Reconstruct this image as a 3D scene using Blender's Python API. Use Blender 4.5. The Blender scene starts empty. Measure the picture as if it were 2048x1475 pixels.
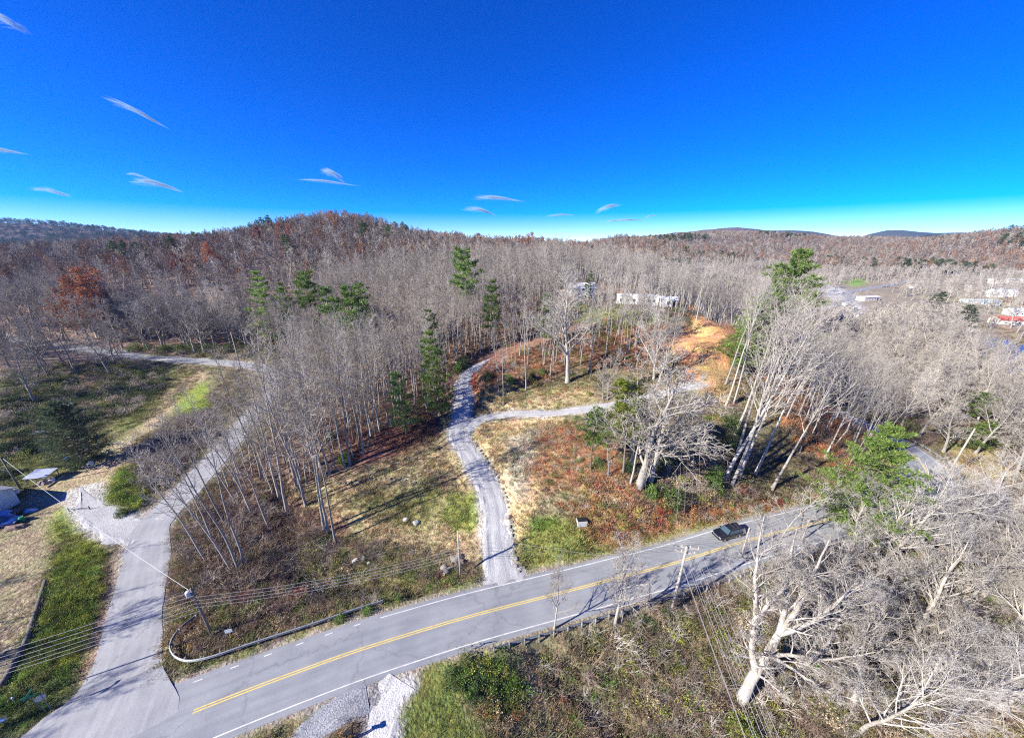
import bpy, bmesh, math, random
import numpy as np
from mathutils import Vector, Matrix

# ------------------------------------------------------------------ camera, sky, sun, exposure
SC = bpy.context.scene
COL = SC.collection
FPX, YH, CAMZ = 700.0, 485.0, 45.0            # focal length in photo pixels, horizon row, height above the road
PITCH = math.atan((737.5 - YH) / FPX)
cd = bpy.data.cameras.new('camera'); cam = bpy.data.objects.new('camera', cd); COL.objects.link(cam)
cd.sensor_width = 36.0; cd.lens = 36.0 * FPX / 2048.0; cd.clip_start = 0.5; cd.clip_end = 60000
cam.location = (0, 0, CAMZ); cam.rotation_euler = (math.pi / 2 - PITCH, 0, 0)
SC.camera = cam
SUN_EL, SUN_AZ = math.radians(29.0), math.atan2(-0.90, -0.44)     # azimuth from +Y towards +X of the point the sun stands over
world = bpy.data.worlds.new('World'); SC.world = world; world.use_nodes = True
wn, wl = world.node_tree.nodes, world.node_tree.links
wn.clear()
sky = wn.new('ShaderNodeTexSky'); sky.sky_type = 'NISHITA'; sky.sun_disc = False
sky.sun_elevation = SUN_EL; sky.sun_rotation = SUN_AZ
sky.altitude = 3000; sky.air_density = 0.85; sky.dust_density = 0.0; sky.ozone_density = 4.0
hs = wn.new('ShaderNodeHueSaturation'); hs.inputs['Saturation'].default_value = 1.6; hs.inputs['Hue'].default_value = 0.525
bg = wn.new('ShaderNodeBackground'); bg.inputs['Strength'].default_value = 0.115
wo = wn.new('ShaderNodeOutputWorld')
wl.new(sky.outputs[0], hs.inputs['Color']); wl.new(hs.outputs[0], bg.inputs['Color']); wl.new(bg.outputs[0], wo.inputs['Surface'])
ld = bpy.data.lights.new('sun', 'SUN'); ld.energy = 5.0; ld.angle = math.radians(0.5); ld.color = (1.0, 0.94, 0.83)
sun = bpy.data.objects.new('sun', ld); COL.objects.link(sun)
SUN_TO = Vector((math.sin(SUN_AZ) * math.cos(SUN_EL), math.cos(SUN_AZ) * math.cos(SUN_EL), math.sin(SUN_EL)))
sun.rotation_euler = (-SUN_TO).to_track_quat('-Z', 'Y').to_euler()
SC.view_settings.view_transform = 'Standard'; SC.view_settings.look = 'None'
SC.view_settings.gamma = 1.0; SC.view_settings.use_curve_mapping = False
SC.view_settings.exposure = 1.2
SC.render.engine = 'CYCLES'
SC.cycles.max_bounces = 5; SC.cycles.diffuse_bounces = 2; SC.cycles.glossy_bounces = 2
SC.cycles.transparent_max_bounces = 24; SC.cycles.volume_bounces = 0; SC.cycles.transmission_bounces = 3
SC.cycles.use_denoising = False; SC.cycles.filter_width = 1.15

rng = np.random.default_rng(11)
random.seed(5)

# ------------------------------------------------------------------ helpers: objects and meshes
def link(o, parent=None):
    COL.objects.link(o)
    if parent is not None: o.parent = parent
    return o
def tag(o, label=None, cat=None, group=None, kind=None):
    if label: o['label'] = label
    if cat: o['category'] = cat
    if group: o['group'] = group
    if kind: o['kind'] = kind
    return o
def empty(name, loc=(0, 0, 0), rz=0.0):
    o = bpy.data.objects.new(name, None); o.empty_display_size = 0.3
    o.location = loc; o.rotation_euler = (0, 0, rz); return link(o)
def mk(name, V, F, mat, smooth=False):
    """V (n,3); F list of arrays of faces, each (m,3) or (m,4)"""
    V = np.asarray(V, dtype=np.float32).reshape(-1, 3)
    me = bpy.data.meshes.new(name)
    F = [np.asarray(f, dtype=np.int32) for f in F if len(f)]
    nl = sum(f.size for f in F); nf = sum(len(f) for f in F)
    me.vertices.add(len(V)); me.vertices.foreach_set('co', V.ravel())
    me.loops.add(nl); me.loops.foreach_set('vertex_index', np.concatenate([f.ravel() for f in F]))
    me.polygons.add(nf)
    tot = np.concatenate([np.full(len(f), f.shape[1], np.int32) for f in F])
    st = np.concatenate([[0], np.cumsum(tot)[:-1]]).astype(np.int32)
    me.polygons.foreach_set('loop_start', st)
    me.polygons.foreach_set('loop_total', tot)
    me.polygons.foreach_set('use_smooth', np.full(nf, bool(smooth)))
    me.update(calc_edges=True)
    if mat: me.materials.append(mat)
    return me
def obj(name, me, parent=None, loc=None):
    o = bpy.data.objects.new(name, me); link(o, parent)
    if loc is not None: o.location = loc
    return o
class MB:
    def __init__(s): s.v = []; s.q = []; s.t = []; s.n = 0
    def add(s, V, q=None, t=None):
        V = np.asarray(V, float).reshape(-1, 3)
        if q is not None and len(q): s.q.append(np.asarray(q) + s.n)
        if t is not None and len(t): s.t.append(np.asarray(t) + s.n)
        s.v.append(V); s.n += len(V); return s
    def box(s, c, d, rz=0.0, R=None):
        x, y, z = np.array(d) / 2
        V = np.array([[-x,-y,-z],[x,-y,-z],[x,y,-z],[-x,y,-z],[-x,-y,z],[x,-y,z],[x,y,z],[-x,y,z]])
        if rz: V = V @ np.array([[math.cos(rz), math.sin(rz), 0], [-math.sin(rz), math.cos(rz), 0], [0, 0, 1]])
        if R is not None: V = V @ np.asarray(R).T
        return s.add(V + np.array(c), [[0,3,2,1],[4,5,6,7],[0,1,5,4],[1,2,6,5],[2,3,7,6],[3,0,4,7]])
    def tube(s, pts, rad, k=6, cap=True):
        pts = np.asarray(pts, float); n = len(pts)
        rad = np.broadcast_to(np.asarray(rad, float), (n,))
        V, q = tubes(pts[None], rad[None], k)
        t = []
        if cap:
            for r0, sgn in ((0, -1), ((n - 1) * k, 1)):
                for i in range(1, k - 1):
                    t.append([r0, r0 + i + 1, r0 + i] if sgn < 0 else [r0, r0 + i, r0 + i + 1])
        return s.add(V, q, t)
    def mesh(s, name, mat, smooth=False):
        F = []
        if s.q: F.append(np.concatenate(s.q))
        if s.t: F.append(np.concatenate(s.t))
        return mk(name, np.concatenate(s.v), F, mat, smooth)
    def build(s, name, mat, parent=None, loc=None, smooth=False):
        return obj(name, s.mesh(name, mat, smooth), parent, loc)
def nrm(a): return a / np.maximum(np.linalg.norm(a, axis=-1, keepdims=True), 1e-9)
def tubes(P, R, k):
    """P (B,n,3) paths, R (B,n) radii -> verts, quads"""
    B, n, _ = P.shape
    T = np.empty_like(P); T[:, 1:-1] = P[:, 2:] - P[:, :-2]; T[:, 0] = P[:, 1] - P[:, 0]; T[:, -1] = P[:, -1] - P[:, -2]
    T = nrm(T); A = nrm(P[:, -1] - P[:, 0])
    ref = np.where((np.abs(A[:, 2:3]) > 0.7), np.array([[1., 0, 0]]), np.array([[0, 0, 1.]]))
    N = nrm(np.cross(T, ref[:, None, :])); Bn = np.cross(T, N)
    a = np.arange(k) * 2 * math.pi / k
    V = P[:, :, None, :] + R[:, :, None, None] * (np.cos(a)[None, None, :, None] * N[:, :, None, :] + np.sin(a)[None, None, :, None] * Bn[:, :, None, :])
    i = np.arange(k); j = (i + 1) % k
    ring = np.arange(n - 1)[:, None] * k
    q = np.stack([ring + i, ring + j, ring + k + j, ring + k + i], -1).reshape(-1, 4)
    q = (np.arange(B) * n * k)[:, None, None] + q[None]
    return V.reshape(-1, 3), q.reshape(-1, 4)

# ------------------------------------------------------------------ materials
def mat(name, col, rough=0.8, var=0.0, scale=1.0, bump=0.0, bscale=None, metal=0.0, spec=0.3, rnd=0.0, col2=None, coat=0.0):
    """principled with two-scale noise variation (var), per-object random (rnd) and bump"""
    m = bpy.data.materials.new(name); m.use_nodes = True
    n, l = m.node_tree.nodes, m.node_tree.links
    b = n['Principled BSDF']; b.inputs['Roughness'].default_value = rough; b.inputs['Metallic'].default_value = metal
    b.inputs['Specular IOR Level'].default_value = spec; b.inputs['Coat Weight'].default_value = coat
    c = (*col, 1.0); b.inputs['Base Color'].default_value = c
    if var or col2 or rnd:
        mx = n.new('ShaderNodeMix'); mx.data_type = 'RGBA'
        c2 = (*(col2 if col2 else [x * (1 - var) for x in col]), 1.0)
        mx.inputs['A'].default_value = tuple(min(1, x * (1 + (0 if col2 else var))) for x in col) + (1.0,); mx.inputs['B'].default_value = c2
        tc = n.new('ShaderNodeTexCoord')
        nz = n.new('ShaderNodeTexNoise'); nz.inputs['Scale'].default_value = scale; nz.inputs['Detail'].default_value = 6; nz.inputs['Roughness'].default_value = 0.7
        l.new(tc.outputs['Object'], nz.inputs['Vector'])
        mr = n.new('ShaderNodeMapRange'); mr.inputs['From Min'].default_value = 0.3; mr.inputs['From Max'].default_value = 0.7
        l.new(nz.outputs['Fac'], mr.inputs['Value']); l.new(mr.outputs[0], mx.inputs['Factor'])
        out = mx.outputs['Result']
        if rnd:
            oi = n.new('ShaderNodeObjectInfo'); hv = n.new('ShaderNodeHueSaturation')
            ml = n.new('ShaderNodeMapRange'); ml.inputs['To Min'].default_value = 1 - rnd; ml.inputs['To Max'].default_value = 1 + rnd
            l.new(oi.outputs['Random'], ml.inputs['Value']); l.new(ml.outputs[0], hv.inputs['Value']); l.new(out, hv.inputs['Color']); out = hv.outputs[0]
        l.new(out, b.inputs['Base Color'])
    if bump:
        tc = n.new('ShaderNodeTexCoord'); nz = n.new('ShaderNodeTexNoise'); nz.inputs['Scale'].default_value = bscale or scale * 3; nz.inputs['Detail'].default_value = 5
        bp = n.new('ShaderNodeBump'); bp.inputs['Strength'].default_value = bump; bp.inputs['Distance'].default_value = 0.1
        l.new(tc.outputs['Object'], nz.inputs['Vector']); l.new(nz.outputs['Fac'], bp.inputs['Height']); l.new(bp.outputs[0], b.inputs['Normal'])
    return m
def leaf_mat(name, c1, c2, c3=None, trans=0.25, inst=False):
    """foliage: colour varies per leaf clump with fine noise and per object; partly translucent; inst reads a tint carried by each scattered plant"""
    m = bpy.data.materials.new(name); m.use_nodes = True
    n, l = m.node_tree.nodes, m.node_tree.links
    b = n['Principled BSDF']; b.inputs['Roughness'].default_value = 0.65; b.inputs['Specular IOR Level'].default_value = 0.25
    g = n.new('ShaderNodeNewGeometry'); rp = n.new('ShaderNodeValToRGB')
    e = rp.color_ramp.elements; e[0].color = (*c1, 1); e[1].color = (*c2, 1)
    if c3: x = e.new(0.8); x.color = (*c2, 1); e[2].color = (*c3, 1)
    l.new(g.outputs['Random Per Island'], rp.inputs[0])
    oi = n.new('ShaderNodeObjectInfo'); hv = n.new('ShaderNodeHueSaturation'); mr = n.new('ShaderNodeMapRange')
    mr.inputs['To Min'].default_value = 0.72; mr.inputs['To Max'].default_value = 1.25
    l.new(oi.outputs['Random'], mr.inputs[0]); l.new(mr.outputs[0], hv.inputs['Value']); l.new(rp.outputs[0], hv.inputs['Color'])
    out = hv.outputs[0]
    if inst:
        at = n.new('ShaderNodeAttribute'); at.attribute_type = 'INSTANCER'; at.attribute_name = 'tint'
        mu = n.new('ShaderNodeMix'); mu.data_type = 'RGBA'; mu.blend_type = 'MULTIPLY'; mu.inputs['Factor'].default_value = 1.0
        l.new(out, mu.inputs['A']); l.new(at.outputs['Color'], mu.inputs['B']); out = mu.outputs['Result']
    l.new(out, b.inputs['Base Color'])
    tr = n.new('ShaderNodeBsdfTranslucent'); l.new(out, tr.inputs['Color'])
    ms = n.new('ShaderNodeMixShader'); ms.inputs[0].default_value = trans
    l.new(b.outputs[0], ms.inputs[1]); l.new(tr.outputs[0], ms.inputs[2]); l.new(ms.outputs[0], n['Material Output'].inputs['Surface'])
    return m

# ------------------------------------------------------------------ view geometry (to lay things out on the ground where the photograph shows them)
cP, sP = math.cos(PITCH), math.sin(PITCH)
def ray(px, py):
    u = (np.asarray(px, float) - 1024) / FPX; v = (np.asarray(py, float) - 737.5) / FPX
    return np.stack([u, cP - v * sP, -sP - v * cP], -1)
def PZ(px, py, z):
    d = ray(px, py); return d[0] * (z - CAMZ) / d[2], d[1] * (z - CAMZ) / d[2], z
def project(X):
    X = np.asarray(X, float); d = X - np.array([0, 0, CAMZ])
    k = d[..., 1] * cP - d[..., 2] * sP; up = d[..., 1] * sP + d[..., 2] * cP
    return 1024 + FPX * d[..., 0] / k, 737.5 - FPX * up / k, k

# ------------------------------------------------------------------ terrain: height control points, then a stretched grid
CPX = [  # photo pixel + height above the road
 (300,1420,-.3),(60,1400,-1.0),(20,1300,-.8),(100,1200,-.6),(20,1100,-.5),(200,1120,-.2),(60,1000,0),(200,960,.3),(150,900,.6),(60,870,1.2),(280,880,.8),
 (250,790,2.0),(100,800,2.5),(20,760,4.5),(350,770,2.0),(30,720,6.0),(200,715,5.2),(440,800,1.6),(400,1150,-1.2),(450,1230,-.6),(600,1180,-1.6),(560,1100,-1.4),(760,1150,-1.3),(890,1140,-1.6),
 (700,1060,.2),(600,960,1.0),(850,1050,1.2),(900,970,2.8),(800,930,3.0),(700,900,3.2),(860,860,5.4),(800,820,6.8),
 (1005,1150,0),(993,1080,1.3),(985,1000,2.8),(950,925,4.5),(917,870,6.0),(985,833,7.2),(1100,826,8.4),(1200,814,9.6),(1300,795,11.5),(1400,767,14.2),
 (925,830,7.2),(928,790,9.0),(925,765,10.4),(950,735,12.3),(1000,800,9.5),(1080,770,11.2),(1000,740,13.0),(1150,740,13.6),(1250,700,17.0),(1330,720,17.0),(1400,690,19.5),(1440,660,21),(1300,650,21),
 (1050,900,6.6),(1150,900,7.4),(1060,990,4.0),(1130,970,5.6),(1220,965,6.4),(1280,985,5.6),(1200,1010,4.2),(1250,1040,2.2),(1080,1080,1.2),(1180,1080,1.0),(1300,1060,.9),(1380,1000,3.6),(1480,1000,2.6),
 (1400,900,7.0),(1330,860,9.4),(1450,820,11.0),(1440,740,15.5),(1550,960,2.8),(1500,880,6.4),(1580,1000,1.6),
 (1343,1222,-2.2),(1150,1250,-2.6),(1000,1330,-2.0),(860,1400,-1.2),(700,1440,-.4),(940,1470,-2.6),(1200,1380,-4.4),(1480,1400,-5.0),(1480,1200,-2.6),(1650,1200,-3.6),(1750,1350,-5.6),(1960,1200,-5.4),(2040,1440,-6.5),(1900,1000,-3.4),(2000,940,-4.0),(1920,850,-2.6),
]
CW = [  # world x, y, height
 (-60,8,-.2),(-90,-6,-.4),(-44,16,0),(-33.6,21.3,0),(-23.7,25.4,0),(-13.7,29.1,0),(-1.6,32.9,0),(12.5,36.7,0),(32.6,42.1,0),(52.8,47.6,0),(70,52.5,0),(82,57.5,-.2),(90,65,-.5),(93,75,-.8),(92.5,88,-1.3),(90,105,-2),(92,130,-3),(105,165,-4),(140,210,-5),
 (-62,54,.2),(-65,70,.9),(-70,88,1.9),(-78,106,3),(-92,118,3.8),(-115,123,4.1),(-140,126,4.5),(-190,135,7),
 (-45,70,2.2),(-50,90,3.5),(-40,100,6),(-30,110,10),(-55,112,5),(-20,125,16),(0,125,19),(20,120,21),(-60,140,11),(-100,150,9),(-60,180,22),(-20,170,25),(0,190,26),(60,170,25),(26,137,24),(45,123,24),(62,110,22.5),(35,105,20),(58,92,19.5),
 (58,75,13),(68,80,10.5),(78,80,4.5),(66,66,6),(76,66,2.0),(74,100,13),(82,105,5),(75,130,16),(80,160,14),(110,100,-3.2),(125,70,-4.4),(150,100,-5),(180,120,-6),(160,40,-6),(110,30,-6.5),(60,10,-7),(20,0,-5.5),(-20,0,-1.5),(-60,-20,-1.5),
 (-160,140,7),(-140,170,11),(-100,200,20),(-200,180,16),(-260,200,17),(-350,280,26),(-318,330,33),(-260,280,29),(-180,260,27),(-280,400,44),(-221,450,60),(-420,420,27),(-540,520,18),(-420,620,22),(-620,620,14),(-160,430,56),(-134,450,44),(-100,350,40),(-60,280,32),(0,300,29),(0,420,35),(70,420,31),(110,300,18),(60,240,24),(150,250,2),
 (-500,250,22),(-700,400,20),(-400,100,16),(-300,60,10),(-200,70,4),(-250,0,2),(-150,-60,-1),(0,-150,-6),(150,-100,-8),(300,0,-7),
 (220,140,-7),(250,190,-7),(300,150,-6),(350,240,-6),(312,326,-5),(260,300,-5),(420,300,-5),(400,420,-4),(320,480,-2),(220,600,35),(150,560,30),(450,560,0),(500,420,-3),(600,330,-3),(550,200,-4),(700,450,6),(300,620,24),
]
cpts = np.array([PZ(*p) for p in CPX] + CW)
def tps_fit(C, lam=0.15):
    X = C[:, :2] / 100; n = len(X)
    d2 = ((X[:, None] - X[None]) ** 2).sum(-1); K = 0.5 * d2 * np.log(d2 + 1e-12)
    A = np.zeros((n + 3, n + 3)); A[:n, :n] = K + np.eye(n) * lam * 0.01; A[:n, n] = 1; A[:n, n + 1:] = X; A[n, :n] = 1; A[n + 1:, :n] = X.T
    return X, np.linalg.solve(A, np.concatenate([C[:, 2], [0, 0, 0]]))
TX, TW = tps_fit(cpts)
def tps(x, y):
    s = np.shape(x); Q = np.stack([np.ravel(x), np.ravel(y)], -1) / 100; out = np.empty(len(Q)); n = len(TX)
    for i in range(0, len(Q), 20000):
        q = Q[i:i + 20000]; d2 = (q[:, :1] - TX[None, :, 0]) ** 2 + (q[:, 1:] - TX[None, :, 1]) ** 2
        out[i:i + 20000] = (0.5 * d2 * np.log(d2 + 1e-12)) @ TW[:n] + TW[n] + q @ TW[n + 1:]
    return out.reshape(s)
_lat = np.random.default_rng(3).random((256, 256))
def vnoise(x, y):
    xi = np.floor(x).astype(int); yi = np.floor(y).astype(int); fx = x - xi; fy = y - yi
    fx = fx * fx * (3 - 2 * fx); fy = fy * fy * (3 - 2 * fy)
    g = lambda a, b: _lat[a % 256, b % 256]
    return (g(xi, yi) * (1 - fx) + g(xi + 1, yi) * fx) * (1 - fy) + (g(xi, yi + 1) * (1 - fx) + g(xi + 1, yi + 1) * fx) * fy - 0.5
def fbm(x, y, s, o=4):
    r = 0; a = 1.0
    for i in range(o): r = r + a * vnoise(x / s + 13.7 * i, y / s + 7.1 * i); s /= 2.1; a *= 0.5
    return r
def sstep(a, b, x): t = np.clip((x - a) / (b - a), 0, 1); return t * t * (3 - 2 * t)
FAR = [ # x, y, height, sx, sy, turn: distant ridges and mountains
 (763,1250,44,420,160,.15),(1000,1080,30,330,150,-.1),(1000,780,40,190,120,-.35),(1180,640,46,220,150,-.5),(1500,900,52,400,200,-.3),(620,1500,50,300,200,0),
 (-2200,1650,125,600,220,.35),(-1500,1500,62,420,200,.2),(-1050,1900,70,500,200,0),(-500,1300,50,500,300,0),(0,1200,30,600,300,0),
 (1750,3000,130,800,350,.1),(1400,2600,85,600,300,0),(2600,3600,150,900,400,0),
 (4150,4100,150,420,300,0),(4750,4250,80,600,300,0),(5850,4050,150,600,350,0),(6800,4300,130,1250,450,0),(5200,4500,60,1250,450,0)]
def far_h(x, y):
    z = np.zeros_like(x)
    for (cx, cy, h, sx, sy, a) in FAR:
        dx = x - cx; dy = y - cy; u = dx * math.cos(a) + dy * math.sin(a); v = -dx * math.sin(a) + dy * math.cos(a)
        z = np.maximum(z, 0) + h * np.exp(-(u / sx) ** 2 - (v / sy) ** 2)
    return z
def base_h(x, y):
    r = np.hypot(x, y - 100); w = sstep(560, 900, r)
    near = np.clip(tps(np.clip(x, -900, 900), np.clip(y, -300, 900)), -9, 80)
    return near * (1 - w) + (far_h(x, y) - 3) * w + fbm(x, y, 9, 3) * 0.35 * sstep(15, 60, np.hypot(x, y - 30)) + fbm(x, y, 90, 4) * 6 * sstep(160, 420, r) + fbm(x, y, 700, 5) * 40 * sstep(1300, 4000, r)
def smooth_path(pts, step=1.0):
    """Catmull-Rom through the points, resampled at about one step"""
    p = np.asarray(pts, float); q = np.vstack([2 * p[0] - p[1], p, 2 * p[-1] - p[-2]]); out = []
    for i in range(len(p) - 1):
        a, b, c, d = q[i:i + 4]; n = max(2, int(np.linalg.norm(c[:2] - b[:2]) / step)); t = np.linspace(0, 1, n, endpoint=False)[:, None]
        out.append(0.5 * (2 * b + (c - a) * t + (2 * a - 5 * b + 4 * c - d) * t ** 2 + (3 * b - a - 3 * c + d) * t ** 3))
    return np.vstack(out + [p[-1:]])
MAIN = smooth_path([(-150,-34),(-90,-6),(-60,8.5),(-44.5,16.2),(-33.6,21.3),(-23.7,25.4),(-13.7,29.1),(-1.6,32.9),(12.5,36.7),(32.6,42.1),(52.8,47.6),(70,52.5),(82,57.5),(90,65),(93,75),(92.5,88),(90,105),(92,130),(105,165),(140,210),(190,245),(245,280),(312,326),(350,370),(430,420),(520,470)], 1.0)
SIDE = smooth_path([(-40.5,18),(-44.2,25.2),(-48.6,31.2),(-55.8,40.2),(-60.8,47.0),(-62.6,55),(-65,66),(-69,82),(-73,96),(-79,108),(-92,117.5),(-115,122.5),(-140,126),(-190,135),(-260,150)], 1.0)
def px_path(l): return np.array([PZ(*p)[:2] for p in l])
DRIVE = smooth_path(np.vstack([[(-1.6,34.6)], px_path([(1005,1150,0),(993,1080,1.3),(985,1000,2.8),(950,925,4.5),(917,870,6.0),(925,830,7.2),(928,790,9.0),(925,765,10.4),(950,735,12.3)]), [(-2,98),(12,106),(26,116),(30,126)]]), 0.8)
SPUR = smooth_path(px_path([(917,872,6.0),(945,848,6.6),(985,833,7.2),(1100,826,8.4),(1200,814,9.6),(1300,795,11.5),(1400,767,14.2)]), 0.8)
YARD = smooth_path([(-60.5,46),(-66,46.5),(-72,49),(-79,53),(-88,60),(-92,70),(-93,84),(-96,100),(-100,112)], 1.0)   # gravel then dirt track past the house
FORKW = smooth_path([(-12.2,24.6),(-12.9,22.6),(-12.9,19),(-12.6,14),(-12,6)], 0.8)
FORKG = smooth_path([(-15.6,23.6),(-18.2,21.9),(-20.4,19),(-22.5,15),(-26,8)], 0.8)
def dist_path(x, y, pts, zprof=None):
    x = np.ravel(x); y = np.ravel(y); D = np.full(len(x), 1e9); Z = np.zeros(len(x)); S = np.zeros(len(x))
    a = pts[:-1]; b = pts[1:]; ab = b - a; L2 = (ab ** 2).sum(1)
    for i in range(len(a)):
        dx = x - a[i, 0]; dy = y - a[i, 1]
        m = (np.abs(dx) < 14) & (np.abs(dy) < 14)
        if not m.any(): continue
        t = np.clip((dx[m] * ab[i, 0] + dy[m] * ab[i, 1]) / L2[i], 0, 1)
        d = np.hypot(dx[m] - t * ab[i, 0], dy[m] - t * ab[i, 1]); k = np.where(m)[0]; w = d < D[k]
        D[k[w]] = d[w]; S[k[w]] = i + t[w]
        if zprof is not None: Z[k[w]] = (zprof[i] * (1 - t) + zprof[i + 1] * t)[w]
    return D, Z, S
def zsmooth(p, n):
    z = tps(p[:, 0], p[:, 1]); k = np.ones(n) / n
    return np.convolve(np.pad(z, n // 2, mode='edge'), k, 'valid')[:len(z)]
ZMAIN = zsmooth(MAIN, 15)
ROADS = [(FORKG, zsmooth(FORKG, 5), 1.3, 1.5), (FORKW, zsmooth(FORKW, 5), 1.3, 1.5), (YARD, zsmooth(YARD, 9), 2.2, 3), (SPUR, zsmooth(SPUR, 11), 1.6, 2.2), (DRIVE, zsmooth(DRIVE, 9), 2.1, 2.4), (SIDE, zsmooth(SIDE, 9), 2.9, 3.0), (MAIN, ZMAIN, 4.3, 4.0)]
def axis(lo, hi, step, far_lo, far_hi, g):
    m = list(np.arange(lo, hi, step)); s = step
    while m[-1] < far_hi: s = min(s * g, 400); m.append(m[-1] + s)
    s = step; pre = []; x = lo
    while x > far_lo: s = min(s * g, 400); x -= s; pre.append(x)
    return np.array(pre[::-1] + m)
GX = axis(-96, 100, 0.75, -6000, 9000, 1.045); GY = axis(12, 118, 0.75, -420, 6500, 1.045)
XX, YY = np.meshgrid(GX, GY)
ZZ = base_h(XX, YY)
ROADD = np.full(XX.shape, 1e9)
for pts, zp, hw, sh in ROADS:
    if pts is MAIN: zp = zp - 0.0
    D, Z, S = dist_path(XX, YY, pts, zp); D = D.reshape(XX.shape); Z = Z.reshape(XX.shape)
    w = 1 - sstep(hw, hw + sh, D); ZZ = ZZ * (1 - w) + (Z - 0.06) * w
    ROADD = np.minimum(ROADD, D - hw)
for (cx, cy, z, r) in [(27,139,24.2,11),(46,126,24.2,12),(52,93,19.8,8)]:       # level pads for the homes and the bare clay
    w = 1 - sstep(r * .6, r * 1.5, np.hypot(XX - cx, YY - cy)); ZZ = ZZ * (1 - w) + z * w
def creek(x, y):     # a small stream bed below the main road
    D, _, _ = dist_path(x, y, CREEK); return D.reshape(np.shape(x))
CREEK = smooth_path([(-3.0,35.6),(-7.6,35.5),(-9.5,34),(-16,36),(-24,36.5),(-31,38),(-38,46),(-47,60)], 1.0)
CREEK2 = smooth_path([(3,29),(8,25),(13,21.5),(18,18),(24,12),(30,4)], 1.0)
for ck, dep, hw in ((CREEK[6:], 1.1, 1.4), (CREEK2, 1.3, 1.6)):
    D, _, _ = dist_path(XX, YY, ck); D = D.reshape(XX.shape)
    ZZ = ZZ - dep * (1 - sstep(0.3, hw + 1.2, D)) * sstep(0, 1.5, ROADD)
def gz(x, y):
    x = np.asarray(x, float); y = np.asarray(y, float)
    i = np.clip(np.searchsorted(GX, x) - 1, 0, len(GX) - 2); j = np.clip(np.searchsorted(GY, y) - 1, 0, len(GY) - 2)
    fx = np.clip((x - GX[i]) / (GX[i + 1] - GX[i]), 0, 1); fy = np.clip((y - GY[j]) / (GY[j + 1] - GY[j]), 0, 1)
    return (ZZ[j, i] * (1 - fx) + ZZ[j, i + 1] * fx) * (1 - fy) + (ZZ[j + 1, i] * (1 - fx) + ZZ[j + 1, i + 1] * fx) * fy
_ts = np.concatenate([np.arange(15, 260, 0.4), np.geomspace(260, 6000, 900)])
def G(px, py):
    """the point of the ground that the photograph shows at this pixel"""
    d = ray(px, py); X = d[0] * _ts; Y = d[1] * _ts; Z = CAMZ + d[2] * _ts
    below = Z < gz(X, Y); i = int(np.argmax(below)) if below.any() else len(_ts) - 1
    a, b = _ts[max(i - 1, 0)], _ts[i]
    for _ in range(12):
        m = (a + b) / 2
        if CAMZ + d[2] * m < gz(d[0] * m, d[1] * m): b = m
        else: a = m
    return np.array([d[0] * b, d[1] * b, float(gz(d[0] * b, d[1] * b))])
def GG(l): return np.array([G(*p) for p in l])
def height_to(base, top_py):
    """height of an upright thing on this base whose top reaches the pixel row"""
    a, b = 0.0, 60.0
    for _ in range(30):
        m = (a + b) / 2; _, y, _ = project([base[0], base[1], base[2] + m])
        if y > top_py: a = m
        else: b = m
    return a
def inside(x, y, poly):
    c = np.zeros(np.shape(x), bool); n = len(poly)
    for i in range(n):
        x0, y0 = poly[i][:2]; x1, y1 = poly[(i + 1) % n][:2]
        if y0 == y1: continue
        c ^= ((y0 > y) != (y1 > y)) & (x < (x1 - x0) * (y - y0) / (y1 - y0) + x0)
    return c
def sdist(x, y, poly):
    d = np.full(np.shape(x), 1e9); n = len(poly)
    for i in range(n):
        ax, ay = poly[i][:2]; bx, by = poly[(i + 1) % n][:2]; ex, ey = bx - ax, by - ay; L = ex * ex + ey * ey + 1e-9
        t = np.clip(((x - ax) * ex + (y - ay) * ey) / L, 0, 1); d = np.minimum(d, np.hypot(x - ax - t * ex, y - ay - t * ey))
    return np.where(inside(x, y, poly), d, -d)
RIVER = np.array([(2200,640),(2048,690),(1985,668),(1935,672),(1928,690),(1975,722),(2048,765),(2200,840)])
RIVER = np.array([PZ(p[0], p[1], -7.0)[:2] for p in RIVER])
ZZ = np.where(sdist(XX, YY, RIVER) > -3, np.minimum(ZZ, -8.2 + 1.0 * sstep(3, -3, sdist(XX, YY, RIVER))), ZZ)

# ------------------------------------------------------------------ ground colours (what grows or lies there)
LITTER = (.17,.115,.085); DRY = (.33,.26,.145); PALE = (.32,.285,.215); GREEN = (.085,.15,.025); LIME = (.19,.25,.03); RUST = (.30,.13,.06)
CLAY = (.52,.28,.12); REDC = (.34,.14,.07); BRUSH = (.17,.145,.085); DIRT = (.35,.28,.19); OLIVE = (.13,.14,.05); DARK = (.07,.07,.045); LAWN = (.15,.17,.045); MAROON = (.19,.085,.06)
GC = np.empty(XX.shape + (3,)); GC[:] = BRUSH
ZONES = []
def patch(poly, col, feather=1.5, strength=1.0, world=False):
    W = np.array(poly, float)[:, :2] if world else GG(poly)[:, :2]
    ZONES.append(W)
    x0, y0 = W.min(0) - feather * 2; x1, y1 = W.max(0) + feather * 2
    i0, i1 = np.searchsorted(GX, [x0, x1]); j0, j1 = np.searchsorted(GY, [y0, y1]); sl = (slice(max(j0 - 1, 0), j1 + 1), slice(max(i0 - 1, 0), i1 + 1))
    x, y = XX[sl], YY[sl]
    d = sdist(x, y, W) + fbm(x, y, 5.0 + feather, 3) * feather * 1.6
    w = (sstep(-feather, feather, d) * strength)[..., None]
    GC[sl] = GC[sl] * (1 - w) + np.array(col) * w
    return W
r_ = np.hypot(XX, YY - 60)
wf = sstep(100, 170, r_)[..., None]; GC[:] = GC * (1 - wf) + np.array((.185,.14,.115)) * wf
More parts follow.
